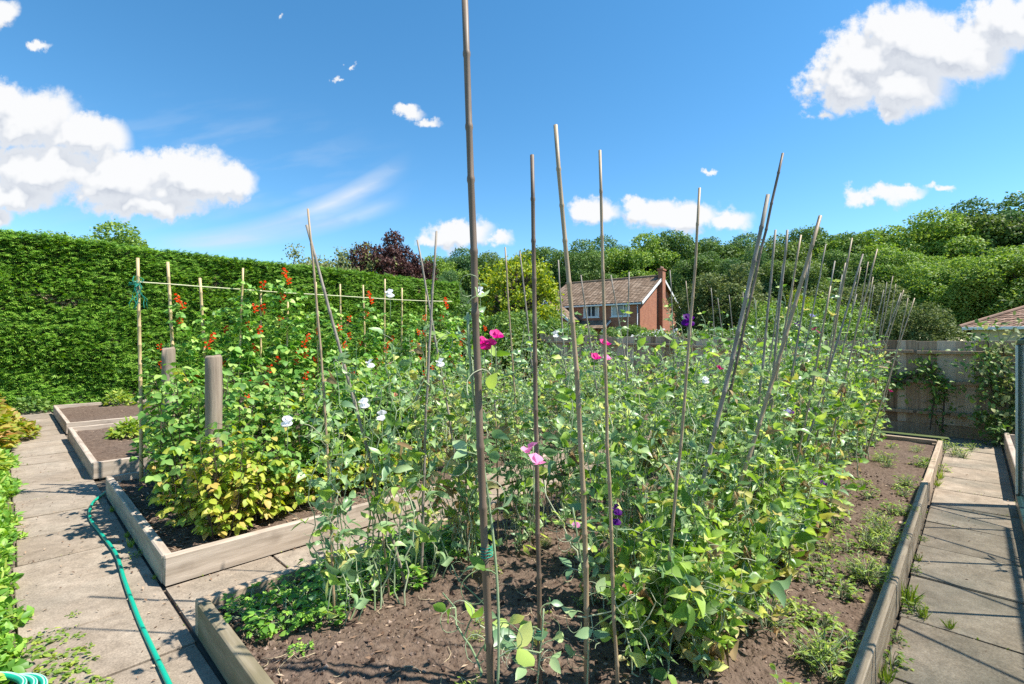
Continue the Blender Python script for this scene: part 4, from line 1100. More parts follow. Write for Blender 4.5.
for i, (u, v, s, k, lb) in enumerate((
    (1.10, 4.95, 1.04, 0, 'tall green fruit bush between the rear post and the bed edge'), (1.10, 4.35, 1.08, 1, 'tall green fruit bush filling the gap between the two posts'), (1.72, 4.12, 1.0, 2, 'tall green fruit bush just right of the front post'),
    (1.75, 4.85, 1.05, 0, 'green fruit bush behind the front post, under the bean flowers'), (2.25, 4.1, 1.02, 1, 'green fruit bush behind the thin upright cane'), (2.35, 4.8, 1.1, 2, 'green fruit bush behind the two canes that meet, before the beans'), (2.8, 4.15, 1.02, 0, 'green fruit bush seen past the leaning grey cane'), (3.0, 4.85, 1.1, 1, 'green fruit bush before the far beans, left of the narrow V of canes'))):
    put(tall[k], u, v, i * 1.7, s, label=lb, group='tall green fruit bushes')

# ------------------------------------------------------------------ low herbs and weeds
def rosette(seed, n, size, h, mat, shape=LEAF, layers=3, up=.5):
    rg = np.random.default_rng(seed); lf = MB(); st = MB(); pos = []; d = []; nn = []; S = []
    for i in range(n):
        a = rg.random() * 6.28; r_ = rg.random() ** .6 * size; z = h * rg.random() ** .8
        p = np.array((math.cos(a) * r_, math.sin(a) * r_, z)); tube(st, [(p[0] * .2, p[1] * .2, 0), (p[0] * .6, p[1] * .6, z * .7), p], .0015, 3, cap=False)
        for q in range(3):
            b = a + rg.normal(0, 1.0); pos.append(p); d.append((math.cos(b), math.sin(b), rg.uniform(-.2, up))); nn.append(np.array((0, 0, 1.)) + rg.normal(0, .35, 3)); S.append(rg.uniform(.6, 1.2))
    S = np.array(S) * (size * .30)
    scatter(lf, shape, np.array(pos), bases(np.array(d), np.array(nn)), S)
    return st, lf
def plant_proto(name, cat, parts, mat):
    o = thing(name, 'x', cat); st, lf = parts
    st.build('stem', M['pea_stem'], o); lf.build('foliage', M[mat], o); return o
HB = [plant_proto('herb_plant', 'herb', rosette(s, 44, .12, .10, 'herb'), 'herb') for s in (61, 62, 63)]
rg = np.random.default_rng(12)
for i in range(26):
    u = .84 + (i % 9) * .15 + rg.uniform(-.05, .05); v = 2.53 - (i // 9) * .15 + rg.uniform(-.05, .05) - max(0, (.95 - u)) * .2
    put(HB[i % 3], u, v, rg.uniform(0, 6), rg.uniform(.75, 1.15), z=SOIL - .005, label='low bright green herb in the leafy mat at the left corner of the front bed', group='herbs in the left corner mat')
put(HB[0], .78, 2.25, 1, .55, z=SOIL, label='small pale green seedling clump on its own near the corner of the front bed')
put(HB[1], .84, 2.02, 2, .38, z=SOIL, label='tiny seedling clump close to the left board of the front bed')
WD = [plant_proto('weed', 'weed', rosette(s, 22, .08, .07, 'weed'), 'weed') for s in (64, 65)] + [plant_proto('weed', 'weed', rosette(66, 40, .09, .10, 'weed', LEAF_NARROW, 3, 1.0), 'weed')]
def tuft(seed, n, h):
    rg = np.random.default_rng(seed); mb = MB(); a = rg.random(n) * 6.28; pos = np.stack((np.cos(a) * .02, np.sin(a) * .02, np.zeros(n)), -1) * rg.random((n, 1)); d = np.stack((np.cos(a) * .5, np.sin(a) * .5, np.ones(n)), -1) + rg.normal(0, .2, (n, 3))
    scatter(mb, BLADE, pos, bases(d, np.stack((np.cos(a), np.sin(a), np.full(n, .6)), -1)), rg.uniform(.5, 1.1, n) * h); return mb
GT = []
for s in (71, 72):
    o = tuft(s, 36, .11).build('grass_tuft', M['weed']); tag(o, 'x', 'grass tuft'); GT.append(o)
for i in range(64):
    u = 1.2 + rg.random() ** .8 * 6.6; v = .36 + rg.random() * .40
    if i < 26: u = rg.uniform(1.9, 4.6); v = rg.uniform(.36, .50)
    if u < 2.0 and v > .62: v -= .2
    k = rg.integers(0, 3); put(WD[k], u, v, rg.uniform(0, 6), rg.uniform(.6, 1.35), z=SOIL, label='small weed growing in the soil strip between the right row and the kerb board', group='weeds in the soil strip beside the kerb')
for i in range(10):
    u = 1.15 + rg.random() * 1.5; v = rg.uniform(1.3, 2.0); put(WD[rg.integers(0, 3)], u, v, rg.uniform(0, 6), rg.uniform(.35, .6), z=SOIL, label='tiny weed on the open soil behind the front three canes', group='tiny weeds on the open soil')
for i, (x, y, s) in enumerate(((885, 662, .9), (880, 680, .8), (893, 640, .6), (905, 604, 1.1), (914, 612, .9), (923, 618, .7), (898, 596, .8), (950, 629, .5), (906, 570, .6), (913, 560, .5), (921, 540, .45), (932, 478, 1.0), (937, 470, 1.1), (934, 486, .7))):
    p = ground(x, y); q = (GT if i % 2 else WD)[i % 2]; u, v = UV(p)
    lb = 'green weed tuft in the crack between the kerb board and the right path' if i < 3 or 7 < i < 11 else ('leafy weed spreading over a slab joint of the right path' if i < 8 else 'weed clump at the far end of the kerb board')
    put(q, u, min(v, .262), i, s, z=0, label=lb, group=lb.replace('weed', 'weeds'))
for i, (x, y, s) in enumerate(((955, 455, 1.3), (945, 450, 1.2), (963, 458, 1.0), (972, 450, .8))):
    p = ground(x, y); u, v = UV(p); put(WD[2], u, v, i, s * 1.1, z=0, label='low weed on the right path before the grey fence', group='weeds on the right path before the fence')
for i, (x, y, s) in enumerate(((131, 548, .7), (137, 556, .6), (127, 538, .5), (112, 512, .5), (215, 562, .3))):
    p = ground(x, y); u, v = UV(p); put(GT[i % 2] if i != 1 else WD[0], min(u, .60), v, i, s * .9, z=0, label='weed tuft at the foot of the pale raised bed beside the hose', group='weed tufts along the pale raised bed')
# creeping weed over the left path, near the camera
CRP = [plant_proto('creeping_weed', 'weed', rosette(s, 20, .15, .04, 'weed', LEAF, 3, .3), 'weed') for s in (67, 68)]
for i, (x, y, s) in enumerate(((60, 662, 1.0), (78, 668, .8), (45, 640, .8), (70, 640, .55), (88, 648, .4), (74, 615, .35), (40, 680, 1.1), (70, 690, 1.0), (95, 690, .6), (20, 660, 1.2))):
    p = ground(x, y); u, v = UV(p); put(CRP[i % 2], u, v, i, s * .62, z=0, label='creeping weed spreading over the left path beside the hose coil', group='creeping weeds on the left path')
mb = MB(); p0 = ground(292, 629, SOIL)
box(mb, (0, 0, .03), (.018, .0025, .12), np.array(Matrix.Rotation(.35, 3, 'X')) @ np.array(Matrix.Rotation(.25, 3, 'Y')), bev=.001)
tag(mb.build('plant_marker', M['marker'], None, False, ground(304, 634, SOIL)), 'small grey plant marker stuck in the soil by the herb mat', 'plant marker')

# ================================================================== HOSE, STONE, BORDER
mb = MB(); hz = .012
pp = [(109, 489), (101.6, 495), (92, 504), (90, 518), (103, 536), (116, 554), (124, 579), (133, 604), (140, 622), (153, 650), (169, 684), (186, 722), (196, 770)]
ctrl = np.array([ground(x, y, hz) for x, y in pp])
def smooth_path(c, k=6):
    out = []
    for i in range(len(c) - 1):
        p0 = c[max(i-1, 0)]; p1 = c[i]; p2 = c[i+1]; p3 = c[min(i+2, len(c)-1)]
        for t in np.linspace(0, 1, k, endpoint=False):
            out.append(.5 * ((2*p1) + (-p0+p2)*t + (2*p0-5*p1+4*p2-p3)*t*t + (-p0+3*p1-3*p2+p3)*t**3))
    out.append(c[-1]); return np.array(out)
hp = smooth_path(ctrl); tube(mb, hp, .0108, 10)
tag(mb.build('garden_hose', M['hose']), 'long green garden hose snaking along the left path', 'garden hose')
# coil at the lower left
o = thing('hose_coil', 'coiled green garden hose with pale stripes at the lower left corner', 'garden hose', ground(-34, 716), 0)
mb = MB(); ms = MB()
for k in range(3):
    a = np.linspace(0, 6.6, 60); r = .215 - .026 * k + .006 * np.sin(a * 3 + k)
    P = np.stack((np.cos(a) * r, np.sin(a) * r * .9, .015 + .022 * k + .012 * np.sin(a * 2 + k)), -1)
    tube(mb, P, .0125, 10)
    for th in (.6, 1.5):
        Ps = P + np.stack((np.cos(a) * math.cos(th), np.sin(a) * math.cos(th), np.full(60, math.sin(th))), -1) * .0108
        tube(ms, Ps, .0032, 5)
hb = mb.build('hose_loops', M['hose'], o); ms.build('stripe', M['hose_stripe'], hb)
mb = MB(); P, T = blob_T(4); mb.add(P * (.030, .018, .014), None, T)
tag(mb.build('broken_brick', M['stone'], None, False, ground(1016, 588, .012)), 'dark lump of stone lying on the right path', 'stone')
mb = MB(); P, T = blob_T(6); mb.add(P * (.022, .014, .004), None, T)
tag(mb.build('stone_chip', M['marker'], None, False, ground(943, 602, .004)), 'flat pale stone chip on the right path', 'stone')
mb = MB(); P, T = blob_T(7); mb.add(P * (.014, .011, .010), None, T)
tag(mb.build('grey_pebble', M['marker'], None, False, W(.645, 2.36, BH + .008)), 'small grey pebble on the corner board of the front bed', 'stone')

# blade leaves by the coil
mb = MB(); rg = np.random.default_rng(4); n = 16
pos = np.zeros((n, 3)); pos[:, :2] = rg.normal(0, .03, (n, 2)); d = rg.normal(0, .45, (n, 3)); d[:, 0] += .55; d[:, 1] += .2; d[:, 2] = rg.uniform(.25, .9, n)
scatter(mb, leaf_T(7, .075, .3, -.5, .3), pos, bases(d, np.array((0, 0, 1.)) + rg.normal(0, .2, (n, 3))), rg.uniform(.25, .42, n))
tag(mb.build('iris_clump', M['herb'], None, True, ground(-42, 640)), 'clump of long strap leaves leaning in at the left edge above the hose coil', 'strap leaf plant')

# planted strip along the left of the path: one low mass
mb = MB(); ml = [MB() for _ in range(3)]; rg = np.random.default_rng(15)
n = 17000; vv = 2.75 + rg.random(n) ** 1.0 * 6.6; uu = .01 - np.abs(rg.normal(0, .30, n)) + .10 * np.sin(vv * 4.1 + np.sin(vv * 9)) * rg.random(n)
hh = np.minimum(.05 + (.03 - uu) * .55, .30) * rg.random(n) ** .6
pos = np.array([W(a, b, z) for a, b, z in zip(uu, vv, hh)]); d = rdir(n, .35, rg); nn = np.array((0, 0, 1.)) + rg.normal(0, .5, (n, 3)); S = rg.uniform(.025, .06, n)
k = rg.random(n) < .85
scatter(mb, LEAF, pos[k], bases(d[k], nn[k]), S[k], 0); scatter(mb, LEAF_NARROW, pos[~k], bases(d[~k], nn[~k]), S[~k] * 1.6, 1)
tag(mb.build('ground_cover', [M['herb'], M['weed']]), 'low leafy weeds edging the left side of the left path', 'ground cover', kind='stuff')
# the yellow and orange border plants at the far end of the strip
def mound(name, label, cat, u, v, r, h, n, mat, leaf, seed, group=None):
    rg = np.random.default_rng(seed); o = thing(name, label, cat, W(u, v, 0), ROT, group)
    lf = MB(); st = MB(); a = rg.random(n) * 6.28; rr = np.sqrt(rg.random(n)); z = (1 - rr ** 2 * .75) * h * rg.random(n) ** .45
    pos = np.stack((np.cos(a) * rr * r, np.sin(a) * rr * r, z + .02), -1); d = np.stack((np.cos(a) * rr, np.sin(a) * rr, np.full(n, .25)), -1) + rg.normal(0, .5, (n, 3))
    scatter(lf, LEAF, pos, bases(d, np.array((0, 0, 1.)) + rg.normal(0, .5, (n, 3))), rg.uniform(.6, 1.2, n) * leaf)
    for i in range(18): tube(st, [(0, 0, 0), pos[i] * .6, pos[i]], .004, 4, cap=False)
    st.build('stem', M['pea_stem'], o); lf.build('foliage', M[mat], o); return o
mound('border_shrub', 'yellow and orange leaved border plant at the far left beside the path', 'border plant', -.55, 9.0, .62, .78, 2600, 'border', .11, 81)
mound('border_shrub', 'pale yellow border plant nearest the hedge at the left edge', 'border plant', -.75, 10.6, .8, 1.0, 2600, 'border', .12, 82)
mound('border_shrub', 'low pinkish yellow border plant spilling on the path near the far beds', 'border plant', -.12, 9.9, .42, .38, 1300, 'border', .09, 83)
mound('border_shrub', 'bright green border plant at the left edge below the yellow ones', 'border plant', -.55, 7.3, .52, .46, 1800, 'weed', .10, 84)
mound('border_shrub', 'small dark leaved plant at the foot of the hedge by the end of the path', 'border plant', .35, 13.45, .3, .3, 300, 'shrub', .10, 85)
for i, (u, v, r, h, mt) in enumerate(((1.6, 12.6, .25, .3, 'weed'), (1.15, 8.3, .22, .22, 'weed'), (1.3, 6.85, .3, .35, 'bean'))):
    mound('bed_seedling', ('small green plant at the back of the farthest bed', 'low green plant on the bare soil of the nearly empty bed', 'leafy plant at the near corner of the nearly empty bed')[i], 'seedling', u, v, r, h, 260, mt, .09, 90 + i).location.z = .09

# ================================================================== HEDGE
HV = 13.85; HU0, HU1, HH = -3.4, 11.6, 3.62
def hedge():
    rg = np.random.default_rng(77)
    o = thing('hedge', 'tall clipped dense green conifer hedge along the whole left side', 'hedge', W(HU0, HV, 0), ROT)
    LN = HU1 - HU0; TH = 1.5
    def bumpy(x, z): return .08 * fbm(x * .7, z * 1.2, 2) + .06 * fbm(x * 2.6, z * 5.5, 9)
    def top(x, y): return HH + .04 * fbm(x * .4, y, 4) + .02 * fbm(x * 1.7, y, 6) - .0 * x
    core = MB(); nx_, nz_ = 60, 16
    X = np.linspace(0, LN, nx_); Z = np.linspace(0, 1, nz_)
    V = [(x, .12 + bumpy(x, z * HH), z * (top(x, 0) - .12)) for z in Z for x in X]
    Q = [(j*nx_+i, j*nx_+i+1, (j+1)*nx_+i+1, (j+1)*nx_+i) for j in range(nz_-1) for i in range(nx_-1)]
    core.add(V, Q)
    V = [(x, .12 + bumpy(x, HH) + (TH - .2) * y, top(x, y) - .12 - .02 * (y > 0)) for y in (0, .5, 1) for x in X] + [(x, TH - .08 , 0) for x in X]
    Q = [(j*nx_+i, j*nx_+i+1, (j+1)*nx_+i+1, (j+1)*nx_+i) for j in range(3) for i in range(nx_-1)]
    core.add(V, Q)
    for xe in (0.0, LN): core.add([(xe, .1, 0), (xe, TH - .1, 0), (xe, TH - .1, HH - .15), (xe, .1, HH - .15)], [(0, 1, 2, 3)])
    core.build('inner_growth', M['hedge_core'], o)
    # spray: a flat fan of narrow scale-leaf fingers
    V = []; Q = []
    for (x0, y0, a, ln, w) in ((0, 0, 0, 1, .13), (0, .15, .75, .55, .11), (0, .15, -.75, .55, .11), (0, .4, .6, .42, .10), (0, .4, -.6, .42, .10)):
        b = len(V); dx, dy = math.sin(a), math.cos(a); px_, py_ = dy, -dx
        for t, k, zz in ((0, .5, 0), (.55, 1, -.02), (1, .15, -.10)):
            for s in (-1, 1): V.append((x0 + dx * ln * t + px_ * w / 2 * k * s, y0 + dy * ln * t + py_ * w / 2 * k * s, zz * ln))
        Q += [(b, b+1, b+3, b+2), (b+2, b+3, b+5, b+4)]
    SP = (np.array(V), np.array(Q))
    sp = MB()
    n = 62000; x = rg.random(n) * LN; z = rg.random(n) * (HH - .02)
    bm = np.array([bumpy(a, c) for a, c in zip(x, z)]); tp = np.array([top(a, 0) for a in x]); z = z * tp / HH
    pos = np.stack((x, .10 + bm - rg.random(n) * .08, z), -1)
    # growth leans sideways in drifts and droops
    lean = np.array([fbm(a * .8, c * 1.3, 20) for a, c in zip(x, z)])
    d = np.stack((.75 + lean * 1.2 + rg.normal(0, .45, n), -.65 + rg.normal(0, .22, n), .12 + rg.normal(0, .32, n)), -1)
    nn = np.stack((rg.normal(0, .5, n), -.75 + rg.normal(0, .3, n), .9 + rg.normal(0, .3, n)), -1)
    dead = np.array([fbm(a * 1.1, c * 1.9, 33) for a, c in zip(x, z)]) + rg.normal(0, .12, n) > .62
    SS = rg.uniform(.07, .155, n); B_ = bases(d, nn)
    scatter(sp, SP, pos[~dead], B_[~dead], SS[~dead]); scatter(sp, SP, pos[dead] + (0, .05, 0), B_[dead], SS[dead] * .8, 1)
    m_ = 17000; x = rg.random(m_) * LN; y = rg.random(m_); pos = np.array([(a, .03 + (TH - .1) * b + bumpy(a, HH) * (1 - b), top(a, b) - .10) for a, b in zip(x, y)])
    d = np.stack((.3 + rg.normal(0, .6, m_), rg.normal(-.2, .6, m_), np.abs(rg.normal(.55, .3, m_))), -1)
    scatter(sp, SP, pos, bases(d, rg.normal(size=(m_, 3)) + (0, 0, .8)), rg.uniform(.06, .13, m_))
    m_ = 5600; pos = np.stack((np.full(m_, LN) - rg.random(m_) * .06, rg.random(m_) * TH, rg.random(m_) * HH), -1)
    scatter(sp, SP, pos, bases(np.array((.7, -.3, .2)) + rg.normal(0, .35, (m_, 3)), np.array((.5, 0, .9)) + rg.normal(0, .3, (m_, 3))), rg.uniform(.07, .155, m_))
    sp.build('foliage', [M['hedge'], M['dry']], o)
hedge()

# ================================================================== TREES
CARD = (np.array([(0, 0, 0), (.36, .5, .10), (0, 1, -.12), (-.36, .5, .10)], float), np.array([(0, 1, 2, 3)]))
def tree_parts(seed, h, r, trunk_h, lobes, per, card, squash=.8, loose=.28, lrs=(.20, .34), tr=.22):
    rg = np.random.default_rng(seed); tk = MB(); lf = MB()
    P = grow_stem(rg, np.array((0, 0, -.2)), np.array((rg.normal(0, .1) * r, rg.normal(0, .1) * r, h * .72)), 9, r * .03)
    tube(tk, P, np.linspace(tr, tr * .25, 9), 9, cap=False)
    cz = trunk_h + (h - trunk_h) * .5; hz_ = (h - trunk_h) * .5
    C = []
    for i in range(lobes):
        # spread over the crown by a golden spiral, jittered
        t = (i + .5) / lobes; zz = 1 - 1.75 * t; a = i * 2.39996 + rg.normal(0, .3); q = math.sqrt(max(0, 1 - zz * zz * .96))
        lr = r * rg.uniform(*lrs); k = rg.uniform(.55, .92)
        c = np.array((math.cos(a) * q * r * k, math.sin(a) * q * r * k, cz + zz * hz_ * k)); C.append((c, lr))
        j = min(8, 3 + int(6 * max(0, (c[2] / h) - .1))); b = P[min(j, 7)]
        tube(tk, [b, (b + c) / 2 + rg.normal(0, r * .05, 3), c], [tr * .4, tr * .22, tr * .07], 5, cap=False)
    for c, lr in C:
        m_ = int(per * (lr / (r * .27)) ** 2)
        d = norm(rg.normal(size=(m_, 3))); d[:, 2] = d[:, 2] * .9 + .18; d = norm(d)
        rad = lr * (1 - loose * rg.random(m_) ** 1.3 + rg.normal(0, .07, m_))
        n1 = np.array([fbm(*(v * 1.4), 3) if False else mnoise.noise(Vector(v * 2.2 + c)) for v in d]); rad *= 1 + .28 * n1
        pos = c + d * rad[:, None] * (1, 1, squash)
        ld = norm(d * .5 + rg.normal(0, .7, (m_, 3)) + (0, 0, -.15)); nn = d + rg.normal(0, .45, (m_, 3)) + (0, 0, .25)
        scatter(lf, CARD, pos, bases(ld, nn), card * rg.uniform(.6, 1.3, m_))
    return tk, lf
def tree_proto(mat, *a, name='tree', **k):
    o = thing(name, 'x', 'tree'); tk, lf = tree_parts(*a, **k); tk.build('trunk', M['bark'], o); lf.build('crown', M[mat], o); return o
def put_tree(proto, p, rz, s, label, cat='tree', group=None, sz=None, z=-.1):
    o = proto if proto.name not in used else copy_tree(proto); used.add(proto.name)
    o.location = Vector((float(p[0]), float(p[1]), z)); o.rotation_euler = (0, 0, rz); o.scale = (s, s, s * (sz or 1)); o['label'] = label; o['category'] = cat
    if group: o['group'] = group
    return o
OAK = [tree_proto(mt, s, 14, 4.6, .8, 58, 900, .21, name='broadleaf_tree') for s, mt in ((101, 'oak'), (102, 'oak_blue'), (103, 'oak_warm'), (104, 'oak'))]
ASH = [tree_proto('ash', s, 12, 4.4, .8, 54, 900, .20, name='broadleaf_tree') for s in (111, 112)]
def spot(x, Y): return at(x, 342, Y)
def tree_to(proto, h0, x, ytop, Y, rz, label, wide=1.0, cat='tree', group=None):
    h = H + (342 - ytop) / F * Y; s = h / h0
    return put_tree(proto, spot(x, Y), rz, s * wide, label, cat, group, 1 / wide)
WOOD = [ # x, top y, distance, kind, wide, label
    (436, 252, 62, 'A', 1.0, 'small light green tree just past the right end of the hedge'),
    (462, 244, 66, 'O', 1.05, 'dark tree behind the thick brown cane'),
    (497, 245, 64, 'O', 1.0, 'dark round tree behind the yellow green tree, left side'),
    (540, 243, 68, 'O', 1.05, 'dark tree behind the yellow green tree, right side'),
    (578, 238, 66, 'O', 1.05, 'dark woodland tree above the left end of the house roof'),
    (612, 236, 70, 'O', 1.05, 'woodland tree above the middle of the house roof'),
    (640, 231, 66, 'A', 1.0, 'light green woodland tree above the right part of the house roof'),
    (672, 229, 68, 'O', 1.05, 'woodland tree right behind the house chimney'),
    (703, 231, 66, 'O', 1.0, 'woodland tree behind the cane with the purple bloom'),
    (735, 233, 70, 'O', 1.05, 'woodland tree behind the feet of the crossing canes, left'),
    (765, 228, 64, 'O', 1.0, 'woodland tree behind the upper part of the crossing canes'),
    (798, 226, 66, 'O', 1.05, 'woodland tree behind the steeply slanting tan cane'),
    (830, 222, 62, 'O', 1.0, 'woodland tree right of the steeply slanting cane, with a twiggy top'),
    (858, 228, 60, 'A', 1.05, 'light green woodland tree behind the far cluster of canes'),
    (886, 228, 64, 'O', 1.05, 'woodland tree over the round clipped shrub, left'),
    (915, 216, 58, 'A', 1.05, 'pale woodland tree over the round clipped shrub, right'),
    (945, 211, 60, 'O', 1.05, 'tall dark woodland tree left of the tile roof'),
    (975, 201, 58, 'O', 1.05, 'tall dark woodland tree over the left corner of the tile roof'),
    (1005, 194, 56, 'O', 1.05, 'tallest woodland tree at the right edge'),
    (1045, 186, 56, 'O', 1.1, 'woodland tree cut by the right edge of the picture'), (1095, 190, 60, 'O', 1.1, 'woodland tree beyond the right edge')]
for i, (x, yt, Y, k, wd, lb) in enumerate(WOOD):
    pr = (OAK if k == 'O' else ASH); tree_to(pr[i % len(pr)], 14.0 if k == 'O' else 12.0, x, yt + (4 if k == 'O' else 3), Y, i * 2.1, lb, wd * 1.12, group='woodland trees behind the houses')
# a lower, nearer rank so no daylight shows under the crowns
for i, (x, yt, Y, k, lb) in enumerate(((445, 272, 50, 'O', 'low dark tree between the hedge end and the yellow green tree'), (520, 252, 56, 'O', 'low dark tree behind the yellow green tree'), (585, 252, 58, 'O', 'low dark tree close behind the left of the house roof'),
    (700, 250, 52, 'O', 'low dark tree behind the olive green tree'), (752, 252, 50, 'O', 'low dark tree behind the crossing canes'), (792, 249, 48, 'O', 'low dark tree behind the yellow green bushes'), (838, 250, 50, 'O', 'low dark tree behind the far cluster of canes, left'), (872, 252, 48, 'O', 'low dark tree behind the far cluster of canes, right'), (905, 248, 46, 'A', 'leafy tree directly over the round clipped shrub'), (1060, 250, 40, 'O', 'low dark tree past the right edge'))):
    pr = (OAK if k == 'O' else ASH); tree_to(pr[(i + 1) % len(pr)], 14.0 if k == 'O' else 12.0, x, yt, Y, i * 1.3, lb, 1.05, group='lower trees before the wood')
tree_to(ASH[0], 12.0, 975, 246, 38, .7, 'bright light green tree behind the tile roof of the bungalow', 1.25)
tree_to(ASH[1], 12.0, 1022, 244, 36, 2.2, 'bright green tree at the right edge behind the bungalow', 1.2)
tree_to(ASH[1], 12.0, 935, 262, 41, 4.2, 'leafy green tree left of the bungalow roof', 1.15)
OLV = tree_proto('olive', 121, 6, 2.9, .3, 44, 480, .15, name='broadleaf_tree')
tree_to(OLV, 6, 722, 268, 33, 0, 'broad olive green tree right of the brick house', 1.1)
LIM = tree_proto('lime', 131, 6, 2.1, .2, 70, 170, .14, name='yellow_green_tree', loose=.95, lrs=(.10, .30))
tree_to(LIM, 6, 518, 240, 17.2, .6, 'bright yellow green tree in the middle, left of the brick house', 1.0)
tree_to(LIM, 6, 800, 283, 27, 2.0, 'small yellow green bush tip behind the upright grey canes', .6, 'shrub')
PUR = tree_proto('plum', 141, 7, 2.6, .4, 60, 560, .16, name='purple_tree', loose=.45, lrs=(.16, .30))
tree_to(PUR, 7, 384, 232, 33, .3, 'dark purple leaved tree above the hedge', .78)
tree_to(PUR, 7, 408, 246, 34, 2.3, 'smaller purple leaved tree on the right of the larger one', .8)
FEA = tree_proto('feather', 151, 6, 2.2, .3, 34, 120, .15, name='feathery_tree', loose=.95)
for i, (x, yt, lb) in enumerate(((300, 242, 'thin feathery grey green treetop above the hedge, leftmost'), (325, 240, 'thin feathery treetop above the hedge right of the two canes that meet'), (350, 243, 'feathery treetop above the hedge next to the purple tree'), (374, 240, 'light green wispy treetop touching the purple tree'))):
    tree_to(FEA, 6, x, yt, 30 + i, i * 1.9, lb, .8)
tree_to(ASH[0], 12.0, 108, 220, 21.5, 1.0, 'rounded bright green treetop rising just above the left part of the hedge', 1.15)
YGB = tree_proto('ash', 132, 4, 2.2, -.4, 46, 230, .12, name='leafy_bush', loose=.8, lrs=(.16, .34))
tree_to(YGB, 4, 778, 300, 25, 2.0, 'leafy light green bush behind the steeply slanting tan cane', 1.1, 'shrub')
tree_to(YGB, 4, 822, 297, 26, 4.0, 'leafy light green bush left of the far cluster of canes', 1.2, 'shrub')
OLV2 = tree_proto('olive', 122, 6, 2.9, .3, 44, 480, .15, name='broadleaf_tree')
tree_to(OLV2, 6, 848, 282, 30, 1.1, 'olive green bush behind the far cluster of canes', 1.3, 'shrub')
# shrubs between bed and fence, and behind the fence
SHR = [tree_proto('shrub', s, 2.2, 1.15, .05, 34, 380, .07, name='garden_shrub', tr=.05) for s in (161, 162)]
for i, (x, yt, Y, lb, wd) in enumerate(((462, 303, 13.6, 'grey green shrub right of the hedge end, behind the narrow V of canes', 1.1), (500, 306, 13.2, 'green shrub under the yellow green tree, left', 1.1), (540, 309, 13.6, 'green shrub under the yellow green tree, right', 1.1), (573, 317, 14.2, 'low green shrub left of the brick house', .9), (440, 318, 13.0, 'leafy shrub at the right foot of the hedge', 1.1),
    (622, 322, 22, 'bright low shrub below the house windows', 1.2), (655, 326, 21, 'low shrub below the brick gable', 1.2), (715, 325, 20, 'small shrub behind the fence right of the house', 1.3), (742, 322, 19, 'green shrub behind the fence left of the crossing canes', 1.3), (835, 318, 17, 'green shrub over the fence before the far cluster of canes', 1.3), (808, 314, 18, 'green shrub over the fence beside the steeply slanting cane', 1.3))):
    tree_to(SHR[i % 2], 2.2, x, yt, Y, i * 1.7, lb, wd, 'shrub', 'garden shrubs near the fence')
CLP = tree_proto('olive', 171, 2.6, 1.15, -.3, 60, 520, .06, name='clipped_shrub', loose=.12, tr=.06, squash=1.0)
tree_to(CLP, 2.6, 911, 303, 13.4, 0, 'round clipped dense shrub just behind the grey fence', 1.05, 'shrub')

WFS = thing('flowering_shrub', 'x', 'shrub'); tk, lf = tree_parts(181, 2.2, 1.15, .05, 34, 300, .07, tr=.05); tk.build('trunk', M['bark'], WFS); lf.build('crown', M['shrub'], WFS)
tk, lf = tree_parts(182, 2.25, 1.2, .05, 34, 34, .09, tr=.05); lf.build('blossom', M['white_bloom'], WFS)
tree_to(WFS, 2.2, 655, 325, 19, 0, 'shrub covered in white blossom in front of the brick gable', 1.1, 'shrub')
# ================================================================== FENCE
FU = 9.62
def fence():
    o = thing('fence', 'grey weathered board fence with rails across the end of the garden', 'fence', W(FU, 0, 0), ROT)
    rg = np.random.default_rng(8); v = -3.0; k = 0
    def top(v): return 1.415 + max(0, v - 1.2) * .026
    while v < 13.6:
        w = 1.83; mb = MB(); x = v
        while x < v + w - .02:
            bw = .105; t = top(v + w / 2) + rg.normal(0, .004)
            z0 = .17
            R = np.array(Matrix.Rotation(.045 + rg.normal(0, .01), 3, 'Z'))
            box(mb, (.012 + rg.normal(0, .002), x + bw / 2, (z0 + t) / 2), (.014, bw + .012, t - z0), R, bev=.002); x += bw
        mb.build('panel', M['fence'], o, False)
        for z in (.34, .80, top(v + w / 2) - .17):
            mb = MB(); box(mb, (-.040, v + w / 2, z), (.07, w - .04, .05), None, bev=.005); mb.build('rail', M['fence'], o, False)
        mb = MB(); box(mb, (.03, v + w / 2, .085), (.03, w - .004, .19), None, bev=.004); mb.build('gravel_board', M['fence'], o, False)
        mb = MB(); box(mb, (.055, v, top(v) / 2 - .01), (.09, .09, top(v) - .02), None, bev=.006); mb.build('fence_post', M['fence'], o, False)
        v += w
fence()
def creeper(name, label, pts, n, leaf, seed, mat, spread, off=0.0, cat='climbing plant'):
    rg = np.random.default_rng(seed); b = pts[0]; o = thing(name, label, cat, b, 0); st = MB(); lf = MB()
    pts = np.array(pts) - b; S = smooth_path(pts, 8); tube(st, S, .010, 6)
    for i in range(n):
        p = S[rg.integers(2, len(S))]; q = p + rg.normal(0, 1, 3) * spread; 
        if i % 3 == 0: tube(st, [p, (p + q) / 2 + rg.normal(0, .02, 3), q], .0022, 3, cap=False)
        m_ = 5; pos = q + rg.normal(0, .055, (m_, 3)); d = rg.normal(0, 1, (m_, 3)); d[:, 1] -= .3
        scatter(lf, LEAF, pos, bases(d, rg.normal(0, .45, (m_, 3)) + (0, -.4, .9)), leaf * rg.uniform(.6, 1.25, m_))
    st.build('stem', M['bark'], o); lf.build('foliage', M[mat], o); return o
def fp(x, y, off=.10): return at_u(x, y, FU - off)
creeper('climbing_shrub', 'tall leafy climber with reddish stems before the right part of the fence', [at_u(1000, 446, FU - .3), at_u(996, 415, FU - .3), at_u(990, 375, FU - .28), at_u(988, 335, FU - .25)], 150, .075, 201, 'shrub', np.array((.20, .10, .20)))
